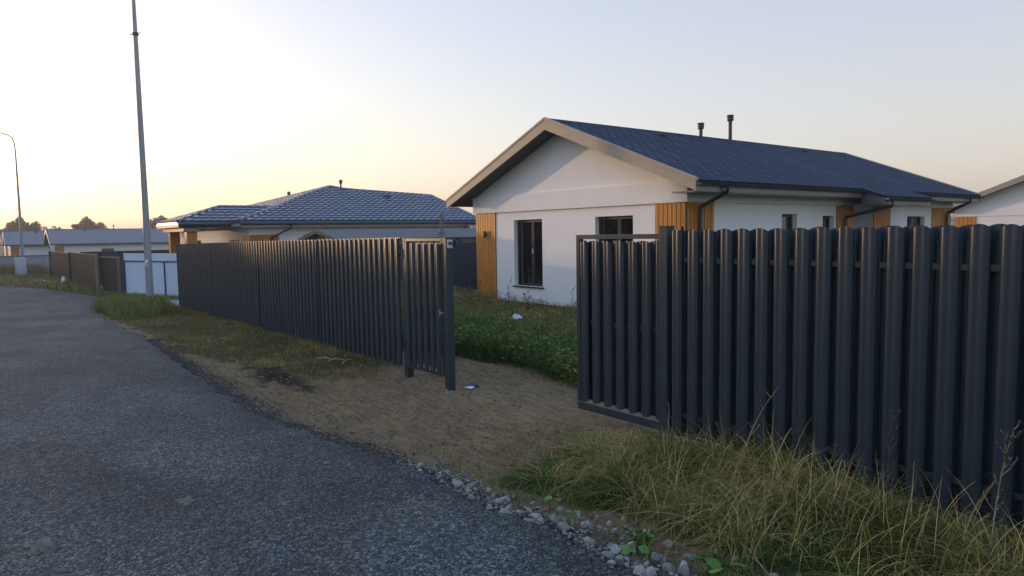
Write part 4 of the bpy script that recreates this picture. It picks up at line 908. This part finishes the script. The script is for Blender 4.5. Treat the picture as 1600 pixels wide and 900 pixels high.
# ================================================================== grass
def blades(name, x, y, h, w, lean, m, rnd, label, seg=4, az=None, z=None, droop=.35, mode='stuff'):
    n = len(x); z = gz(x, y) - .01 if z is None else z
    az = rng.random(n) * 2 * np.pi if az is None else az; fa = az + np.pi / 2 + rng.standard_normal(n) * .5
    T = np.linspace(0, 1, seg + 1); V = np.zeros((n, seg + 1, 2, 3), np.float32)
    for i, t in enumerate(T):
        k = lean * h * (t ** 1.7); zz = h * (t - droop * lean * t ** 2.4); ww = w * (1 - .88 * t ** 1.4) * .5
        cx = x + np.cos(az) * k; cy = y + np.sin(az) * k
        for j, sg in enumerate((-1, 1)): V[:, i, j] = np.stack([cx + sg * np.cos(fa) * ww, cy + sg * np.sin(fa) * ww, z + zz], -1)
    b = (np.arange(n) * (seg + 1) * 2)[:, None, None]; q = np.array([[2 * i, 2 * i + 1, 2 * i + 3, 2 * i + 2] for i in range(seg)])[None]
    o = fast_mesh(name, V.reshape(-1, 3), (b + q).reshape(-1, 4), m, attr={'rnd': np.repeat(rnd, (seg + 1) * 2)})
    return tag(o, label, 'grass', kind='stuff')
def scatter(n, x0, x1, y0, y1, maskf, clump=2.2, cs=61, thr=.25):
    x = rng.uniform(x0, x1, n); y = rng.uniform(y0, y1, n); p = maskf(x, y) * np.clip(.55 + fbm(x * clump, y * clump, 3, cs) * 1.3, 0, 1)
    k = rng.random(n) < p; return x[k], y[k]
# 1 dry bank under the right fence
bank = lambda x, y: turf_mask(x, y) * ((x > -6.2) & (y < 4.8))
x, y = scatter(70000, -5.9, 1.2, 2.9, 4.83, bank, 1.6)
dn = fbm(x * 1.5, y * 1.5, 3, 71); near = np.clip((y - edge(x) - .45) / 1.3, 0, 1); lx = np.clip((x + 5.6) / 2.2, .15, 1)
h = (.11 + .21 * near ** .7) * lx * (1 + .9 * dn + 1.3 * fbm(x * 4, y * 4, 2, 78)) * rng.uniform(.45, 1.3, len(x)); h = np.maximum(h, .03)
rnd = np.clip(.30 + .34 * rng.standard_normal(len(x)) + .75 * dn + .42 * (near - .6) - .30 * (fbm(x * 3, y * 3, 2, 77) > .08), 0, 1)
blades('grass', x, y, h, .004 + .0065 * rng.random(len(x)) ** 2, rng.uniform(.35, 2.2, len(x)), MAT['g_straw'], rnd, 'tangled dry straw coloured grass on the bank under the right fence', seg=5, az=rng.normal(3.6, 1.6, len(x)), droop=.5)
n = 60000; x = rng.uniform(-5.6, 1.0, n); y = edge(x) + rng.uniform(.45, 2.35, n); k = (turf_mask(x, y) > .4) & (y < 4.82) & (fbm(x * 2.5, y * 2.5, 3, 99) > -.2); x, y = x[k], y[k]
blades('grass', x, y, rng.uniform(.04, .12, len(x)), rng.uniform(.004, .009, len(x)), rng.uniform(.8, 3.2, len(x)), MAT['g_bank'], rng.random(len(x)) ** 1.3, 'short dark green undergrowth at the foot of the dry bank grass', seg=3, droop=.3)
n = 4200; x = rng.uniform(-5.4, .9, n); y = edge(x) + rng.uniform(.55, 2.3, n); k = (turf_mask(x, y) > .8) & (y < 4.8); x, y = x[k], y[k]
blades('grass', x, y, rng.uniform(.12, .30, len(x)) * np.clip((x + 6.4) / 2.4, .4, 1), rng.uniform(.005, .010, len(x)), rng.uniform(.5, 2.2, len(x)), MAT['g_straw'], rng.uniform(.35, .9, len(x)), 'broad bleached straw blades tangled over the dry bank', seg=6, droop=.45)
# long seed stalks in the bank
n = 760; x = rng.uniform(-4.3, .6, n); y = np.clip(rng.normal(4.25, .33, n), 3.2, 4.75)
blades('grass', x, y, rng.uniform(.25, .62, n) * np.clip((x + 5.2) / 2.2, .4, 1), .0045 + 0 * x, rng.uniform(.2, 1.0, n), MAT['g_straw'], rng.uniform(.7, 1, n), 'long pale seed stalks leaning in front of the right fence', seg=6, az=rng.normal(.4, 1.1, n))
# green grass among the stones
x, y = scatter(5200, -4.2, .3, 2.75, 3.6, lambda x, y: np.clip(fbm(x * 2.3, y * 2.3, 3, 91) * 2.5, 0, 1), 3)
blades('grass', x, y, rng.uniform(.06, .22, len(x)), .006 + 0 * x, rng.uniform(.2, .9, len(x)), MAT['g_green'], rng.uniform(.3, 1, len(x)), 'fresh green grass tufts growing between the pale stones', seg=4)
# 2 verge along the left fence
x, y = scatter(120000, -27, -8.6, 2.5, 4.83, lambda x, y: turf_mask(x, y), 1.7, 62)
dn = fbm(x * 1.1, y * 1.1, 3, 72); fe = np.exp(-((4.85 - y) / .35) ** 2)
tall = np.exp(-((x + 23.5) / 3.2) ** 2 - ((y - 3.6) / .8) ** 2)
h = (.055 + .06 * dn + .05 * fe + .05 * fbm(x * 4, y * 4, 2, 80)) * rng.uniform(.5, 1.5, len(x)) + tall * .12 * rng.random(len(x))
rnd = np.clip(.50 + .25 * rng.standard_normal(len(x)) + .4 * dn - .25 * tall, 0, 1)
blades('grass', x, y, np.maximum(h, .02), .006 + .005 * rng.random(len(x)), rng.uniform(.3, 1.3, len(x)), MAT['g_olive'], rnd, 'short dull olive grass on the verge beside the left fence', seg=3)
# tall green clump at the pole
n = 22000; x = rng.normal(-26.2, 2.1, n); y = rng.normal(4.0, .55, n); k = (y > edge(x) + .1) & (y < 5.3) & (x < -21) & (x > -30.2) & ~((x > -24.8) & (y > 4.6)); x, y = x[k], y[k]
blades('grass', x, y, rng.uniform(.15, .5, len(x)), .014 + 0 * x, rng.uniform(.2, 1.1, len(x)), MAT['g_clump'], rng.uniform(0, 1, len(x)), 'tall yellow green grass clump on the verge before the white gate', seg=3)
# 3 yard behind the gateway
yd = lambda x, y: turf_mask(x, y) * (y > 5.3) * ~((x > -17.7) & (x < -9.6) & (y > 12.2))
x, y = scatter(150000, -22.3, -4.6, 5.4, 12.6, yd, 1.2, 63)
dn = fbm(x * .8, y * .8, 3, 73); front = np.exp(-((y - 7.4) / 1.3) ** 2)
h = (.22 + .12 * dn + .16 * front) * (1 + .9 * fbm(x * 3, y * 3, 2, 79)) * rng.uniform(.5, 1.5, len(x)); gr = front + .0
left = x < -11.5 + (y - 6) * -.75
rnd = np.clip(.42 + .25 * rng.standard_normal(len(x)) + .25 * dn - .22 * gr + .2 * (y > 8.8), 0, 1)
blades('grass', x, y, h, .006 + .006 * rng.random(len(x)), rng.uniform(.15, .8, len(x)), MAT['g_green'], rnd, 'lush green overgrown grass in the yard behind the open gateway', seg=4)
x, y = scatter(60000, -22.3, -8.2, 7.2, 12.1, yd, 1.0, 64)
blades('grass', x, y, rng.uniform(.15, .5, len(x)) * np.interp(y, [9, 11.5], [1, .5]), .008 + .006 * rng.random(len(x)), rng.uniform(.1, .6, len(x)), MAT['g_olive'], np.clip(rng.normal(.55, .25, len(x)), 0, 1), 'tall olive and brown weeds in the yard before the white house', seg=4)
def leafy(name, cx, cy, ch, cr_, m, label, per=46, lw=.02, lo=.1):
    n = len(cx); k = np.repeat(np.arange(n), per); N_ = n * per; t = rng.random(N_) ** .8
    a = rng.random(N_) * 6.28; r = cr_[k] * (.25 + .75 * t) * rng.random(N_) ** .5
    P = np.stack([cx[k] + np.cos(a) * r, cy[k] + np.sin(a) * r, 0 * t], -1); P[:, 2] = gz(cx, cy)[k] + ch[k] * (lo + (1 - lo) * t)
    L = lw * rng.uniform(.7, 2.2, N_)[:, None]; el = rng.uniform(-.5, .9, N_)
    u = np.stack([np.cos(a) * np.cos(el), np.sin(a) * np.cos(el), np.sin(el)], -1); v = np.stack([-np.sin(a), np.cos(a), .4 * rng.standard_normal(N_)], -1)
    V = np.stack([P, P + u * L + v * L * .38, P + u * L * 2.1, P + u * L - v * L * .38], 1).reshape(-1, 3)
    o = fast_mesh(name, V, np.arange(4 * N_).reshape(-1, 4), m, attr={'rnd': np.repeat(np.clip(.45 + .2 * rng.standard_normal(N_) + .25 * rng.standard_normal(n)[k], 0, 1), 4)})
    return tag(o, label, 'weeds', kind='stuff')
n = 900; x = rng.uniform(-12.5, -5.2, n); y = 6.3 + np.abs(rng.standard_normal(n)) * 1.1; k = turf_mask(x, y) > .6; x, y = x[k], y[k]
leafy('weeds', x, y, rng.uniform(.15, .5, len(x)), rng.uniform(.08, .2, len(x)), MAT['g_green'], 'low leafy green weeds along the front of the yard grass')
n = 1500; x = rng.uniform(-21, -9.5, n); y = rng.uniform(7.8, 12.0, n); k = (turf_mask(x, y) > .6) & (fbm(x * .9, y * .9, 3, 88) > -.12); x, y = x[k], y[k]
leafy('weeds', x, y, rng.uniform(.35, .85, len(x)) * np.interp(x, [-21, -16, -14, -10], [1.15, 1, .75, .6]) * np.interp(y, [8, 10, 12], [1, .95, .6]), rng.uniform(.08, .22, len(x)), MAT['g_olive'], 'bushy olive brown weeds standing before the white house', per=60, lw=.016)
n = 240; x = rng.uniform(-4.3, .2, n); y = edge(x) + .35 + 1.5 * rng.random(n) ** 1.5; k = fbm(x * 1.6, y * 1.6, 2, 66) > -.05; x, y = x[k], y[k]; n = len(x)
leafy('weeds', x, y, rng.uniform(.06, .17, n), rng.uniform(.06, .14, n), MAT['g_bank'], 'small leafy green weeds hidden in the dry bank grass', per=50, lw=.012)
# sparse sprouts on bare soil
x, y = scatter(16000, -9.5, -4.2, 3.0, 5.2, lambda x, y: (1 - turf_mask(x, y)) * np.clip(fbm(x * 2, y * 2, 3, 95) * 2 - .35 + np.clip((x + 6.6) / 1.6, 0, 1), 0, 1), 3)
blades('grass', x, y, rng.uniform(.02, .06, len(x)) * (1 + 1.6 * np.clip((x + 6) / 1.5, 0, 1)), .004 + 0 * x, rng.uniform(.3, 1.4, len(x)), MAT['g_olive'], rng.uniform(.3, 1, len(x)), 'sparse short sprouts dotting the bare earth before the gateway', seg=3)
# 4 far left weeds and grass beyond the road
n = 30000; x = rng.uniform(-82, -40, n); y = rng.uniform(-3, 4.6, n); k = (y > edge(x) + .05) & ((y < 4.6)); x, y = x[k], y[k]
blades('grass', x, y, rng.uniform(.1, .45, len(x)), .035 + 0 * x, rng.uniform(.2, .8, len(x)), MAT['g_olive'], rng.uniform(.2, 1, len(x)), 'rough grass at the far left beyond the road bend', seg=3)
n = 9000; x = rng.uniform(-81, -64, n); y = rng.uniform(-7, 5, n); k = (y > edge(x) + .2); x, y = x[k], y[k]
blades('grass', x, y, rng.uniform(.5, 1.15, len(x)), .03 + 0 * x, rng.uniform(.05, .4, len(x)), MAT['g_red'], rng.uniform(.2, 1, len(x)), 'tall rusty dried weeds around the pale meter cabinet', seg=3)
# grass tufts at the brown fence foot and white gate
n = 14000; x = rng.uniform(-50, -28, n); y = np.interp(x, [-50, -37.8, -35.3, -28], [4.6, 4.6, 5.2, 7.6]) - np.abs(rng.standard_normal(n)) * .28; k = y > edge(x) + .02; x, y = x[k], y[k]
blades('grass', x, y, rng.uniform(.06, .3, len(x)), .02 + 0 * x, rng.uniform(.2, .8, len(x)), MAT['g_green'], rng.uniform(.4, 1, len(x)), 'green grass strip at the foot of the brown fence and white gate', seg=3)

# ================================================================== stones by the road edge
def stone_mesh(seed):
    rs = random.Random(seed); bm = bmesh.new(); bmesh.ops.create_icosphere(bm, subdivisions=3, radius=1)
    planes = [(Vector((rs.gauss(0, 1), rs.gauss(0, 1), rs.gauss(0, 1))).normalized(), rs.uniform(.42, .78)) for _ in range(12)]
    for v in bm.verts:
        for n_, d_ in planes:
            q = v.co.dot(n_)
            if q > d_: v.co -= n_ * (q - d_) * .92
        v.co *= 1 + rs.uniform(-.02, .02)
    me = bpy.data.meshes.new('stone'); bm.to_mesh(me); bm.free(); me.materials.append(MAT['stone'])
    for p in me.polygons: p.use_smooth = True
    me.set_sharp_from_angle(angle=R(18)); return me
SM = [stone_mesh(i) for i in range(8)]
placed = []; tries = 0
while len(placed) < 250 and tries < 9000:
    tries += 1; x = random.uniform(-4.75, -.9); off = abs(random.gauss(0, .46)) - .02
    wdt = .30 + .80 * min(1, max(0, (x + 4.4) / 1.8))
    if off > wdt: continue
    y = float(edge(x)) + off; r = .018 + .042 * random.random() ** 1.8 + (.018 if random.random() < .06 else 0)
    if x < -4.2: r *= .7
    if any((x - a) ** 2 + (y - b) ** 2 < (.72 * (r + c)) ** 2 for a, b, c in placed): continue
    placed.append((x, y, r)); o = bpy.data.objects.new('stone', random.choice(SM)); COL.objects.link(o)
    o.location = (x, y, float(gz(x, y)) + r * random.uniform(-.05, .45)); o.rotation_euler = [random.uniform(0, 6.28) for _ in range(3)]
    o.scale = (r * random.uniform(.9, 1.3), r * random.uniform(.8, 1.1), r * random.uniform(.7, .95))
    tag(o, 'pale rough limestone lump in the strip of stones along the road edge', 'stone', 'stones along the road edge')

# ================================================================== plants and small things
def leafdisk(mb, c, r, az, tilt, n=9):
    c = Vector(c); rot = Matrix.Rotation(az, 3, 'Z') @ Matrix.Rotation(tilt, 3, 'Y'); vs = [c + rot @ Vector((0, 0, -.12 * r))]
    for k in range(n):
        t = 2 * math.pi * k / n; rr = r * (1 - .28 * (k == 0)) * (1 + .08 * math.sin(5 * t)); vs.append(c + rot @ Vector((-math.cos(t) * rr, math.sin(t) * rr * .92, .08 * r * math.cos(2 * t))))
    mb.add(vs, [(0, 1 + k, 1 + (k + 1) % n) for k in range(n)])
def broad_weed(x, y, sc, n, label, red=0):
    z = float(gz(x, y)); T = empty('broadleaf_weed', (x, y, z), label=label, cat='plant')
    for i in range(n):
        a = random.uniform(0, 6.28); d = random.uniform(.03, .12) * sc; h = random.uniform(.05, .13) * sc; st = MB(); st.tube([(0, 0, -.01), (math.cos(a) * d * .4, math.sin(a) * d * .4, h * .7), (math.cos(a) * d, math.sin(a) * d, h)], .0022, 5)
        if i == 0: allst = st
        else: allst.add(st.v, st.f)
        lf = MB(); leafdisk(lf, (math.cos(a) * d, math.sin(a) * d, h), random.uniform(.028, .045) * sc, a, random.uniform(-.1, .8)); lf.build('leaf', MAT['redleaf'] if i < red else MAT['broad'], T, smooth=True)
    allst.build('stem', MAT['broad'], T)
broad_weed(-3.62, 3.12, .8, 5, 'small green and red leaved weed among the upper stones', red=2)
broad_weed(-3.28, 2.98, .8, 4, 'low green weed between the stones left of the grass tuft')
broad_weed(-2.72, 2.98, 1.05, 6, 'bright green round leaved weed in the middle of the stones')
broad_weed(-2.30, 3.02, 1.0, 5, 'green round leaved weed growing by the grass at the stone edge')
broad_weed(-1.98, 2.92, 1.15, 6, 'large leaved green weed at the bottom of the stone strip')
def stalk(x, y, h, label, side=8, m='stem', head=.02, lean=.1, rz=0, base=None):
    z = float(gz(x, y)) if base is None else base; T = empty('dry_weed', (x, y, z), rz, label=label, cat='plant')
    st = MB(); pts = [(lean * h * t ** 2, .02 * math.sin(5 * t), h * t) for t in np.linspace(0, 1, 7)]; st.tube(pts, [.0045 * (1 - .7 * t) for t in np.linspace(0, 1, 7)], 6)
    hd = MB()
    for i in range(side):
        t = random.uniform(.35, 1); b = Vector((lean * h * t * t, 0, h * t)); a = random.uniform(0, 6.28); l = random.uniform(.05, .16) * h * (1.2 - t * .6)
        e = b + Vector((math.cos(a) * l * .7, math.sin(a) * l * .7, l)); st.tube([b, (b + e) / 2 - Vector((0, 0, l * .1)), e], .0022, 5)
        for q in range(3):
            c = b.lerp(e, random.uniform(.5, 1)); r = head * random.uniform(.4, 1); hd.tube([c - Vector((0, 0, r)), c, c + Vector((0, 0, r))], [r * .2, r * .6, r * .2], 5)
    st.build('stem', MAT[m], T); hd.build('seed_head', MAT['seed'], T)
stalk(-12.25, 9.9, 1.25, 'tallest dark dry weed standing before the tall window', 16, head=.025)
stalk(-13.6, 10.4, .95, 'thin dry weed left of the tall window sill', 10)
stalk(-14.6, 10.2, 1.0, 'branchy dry weed in front of the left board panel', 14)
stalk(-11.4, 10.5, .9, 'slim dry weed right of the tall window', 8)
stalk(-10.9, 10.9, 1.1, 'bare dry weed close to the gate leaf edge before the white wall', 7)
stalk(-15.6, 9.6, 1.0, 'bushy brown weed at the left side of the yard', 18)
stalk(-3.05, 4.55, .75, 'dry brown stem with side shoots in front of the right fence middle', 6, 'twig', .012, .35, .4)
stalk(-1.95, 4.45, .8, 'upright brown seed head against the fence near its right end', 12, 'stem', .014, .05)
stalk(-1.35, 4.35, .85, 'bushy rusty weed at the right edge against the fence', 22, 'twig', .014, .12)
stalk(-3.7, 4.5, .5, 'bent dry weed where the sliding gate meets the right fence', 6, 'twig', .012, .3, 2.5)
def crumple(name, loc, sx, sy, sz, m, label, seed, cat):
    rs = np.random.default_rng(seed); k = 9; u, v = np.meshgrid(np.linspace(-1, 1, k), np.linspace(-1, 1, k), indexing='ij')
    V = np.stack([u * sx * (1 + .2 * rs.standard_normal((k, k))), v * sy * (1 + .2 * rs.standard_normal((k, k))), sz * (rs.random((k, k)) * np.clip(1.3 - u * u - v * v, .05, 1))], -1) + np.array(loc)
    V[..., :3] -= np.array(loc); i_ = np.arange(k * k).reshape(k, k); F = np.stack([i_[:-1, :-1], i_[1:, :-1], i_[1:, 1:], i_[:-1, 1:]], -1).reshape(-1, 4)
    o = fast_mesh(name, V.reshape(-1, 3), F, m); o.location = loc; sd = o.modifiers.new('s', 'SOLIDIFY'); sd.thickness = .003; return tag(o, label, cat)
crumple('plastic_scrap', (-10.4, 8.15, .42), .10, .08, .12, MAT['litter'], 'crumpled white plastic scrap caught in the yard grass', 3, 'litter')
crumple('plastic_scrap', (-7.55, 5.12, .01), .055, .05, .02, MAT['litter'], 'flat white scrap lying on the ground behind the gate post', 4, 'litter')
crumple('cloth_scrap', (-7.62, 5.22, .01), .08, .06, .05, MAT['litter_blue'], 'dark blue cloth scrap on the ground behind the gate post', 5, 'litter')
crumple('mud_clod', (-4.78, .22, float(road_z(-4.78, .22)) - .002), .10, .07, .022, MAT['mud'], 'flat pale dried mud clod on the asphalt at bottom left', 6, 'mud clod')
crumple('mud_clod', (-5.0, 1.05, float(road_z(-5.0, 1.05)) - .002), .08, .05, .012, MAT['mud'], 'small dark mud clod on the road right of the pale one', 7, 'mud clod')
for i, (x, y, l, a) in enumerate(((-10.5, 4.35, .35, .4), (-10.0, 4.5, .3, 2.2), (-10.25, 4.42, .25, 1.2))):
    z = float(gz(x, y)) + .03; m_ = MB(); m_.tube([(-l / 2, 0, 0), (0, .02, .03), (l / 2, 0, .01)], [.01, .012, .006], 6); o = m_.build('stick', MAT['twig'], label=('longest pale broken stick on the verge by the left fence', 'pale stick crossing nearest the left fence foot', 'shortest pale stick lying between the other two')[i], cat='stick'); o.location = (x, y, z); o.rotation_euler = (0, 0, a)
# pale dribbles of mortar at the feet of the gate posts
for x, y, lab_ in ((-8.75, 4.72, 'pale crumbled mortar heap at the foot of the wicket hinge post'), (-7.65, 4.75, 'pale crumbled mortar ring at the foot of the free gate post')):
    n = 130; P = np.stack([x + rng.standard_normal(n) * .17, y + rng.standard_normal(n) * .09, np.zeros(n)], -1); P[:, 2] = gz(P[:, 0], P[:, 1]) + .004
    o = chips('mortar_crumbs', P, .005 + .013 * rng.random(n) ** 2, MAT['pebble'], rng.random(n)); tag(o, lab_, 'mortar', kind='stuff')

# ================================================================== evening haze
hz = MB(); hz.box(-3100, 3100, -3100, 3100, -2.6, 20)
hm = bpy.data.materials.new('thin_haze'); hm.use_nodes = True; ht = hm.node_tree; ht.nodes.remove(ht.nodes['Principled BSDF'])
pv = ht.nodes.new('ShaderNodeVolumePrincipled'); pv.inputs['Density'].default_value = .0010; pv.inputs['Color'].default_value = (.90, .90, .88, 1); pv.inputs['Anisotropy'].default_value = .3
ht.links.new(pv.outputs[0], ht.nodes['Material Output'].inputs['Volume'])
ho = hz.build('haze', hm, kind='stuff', label='thin evening haze lying over the whole street', cat='haze')
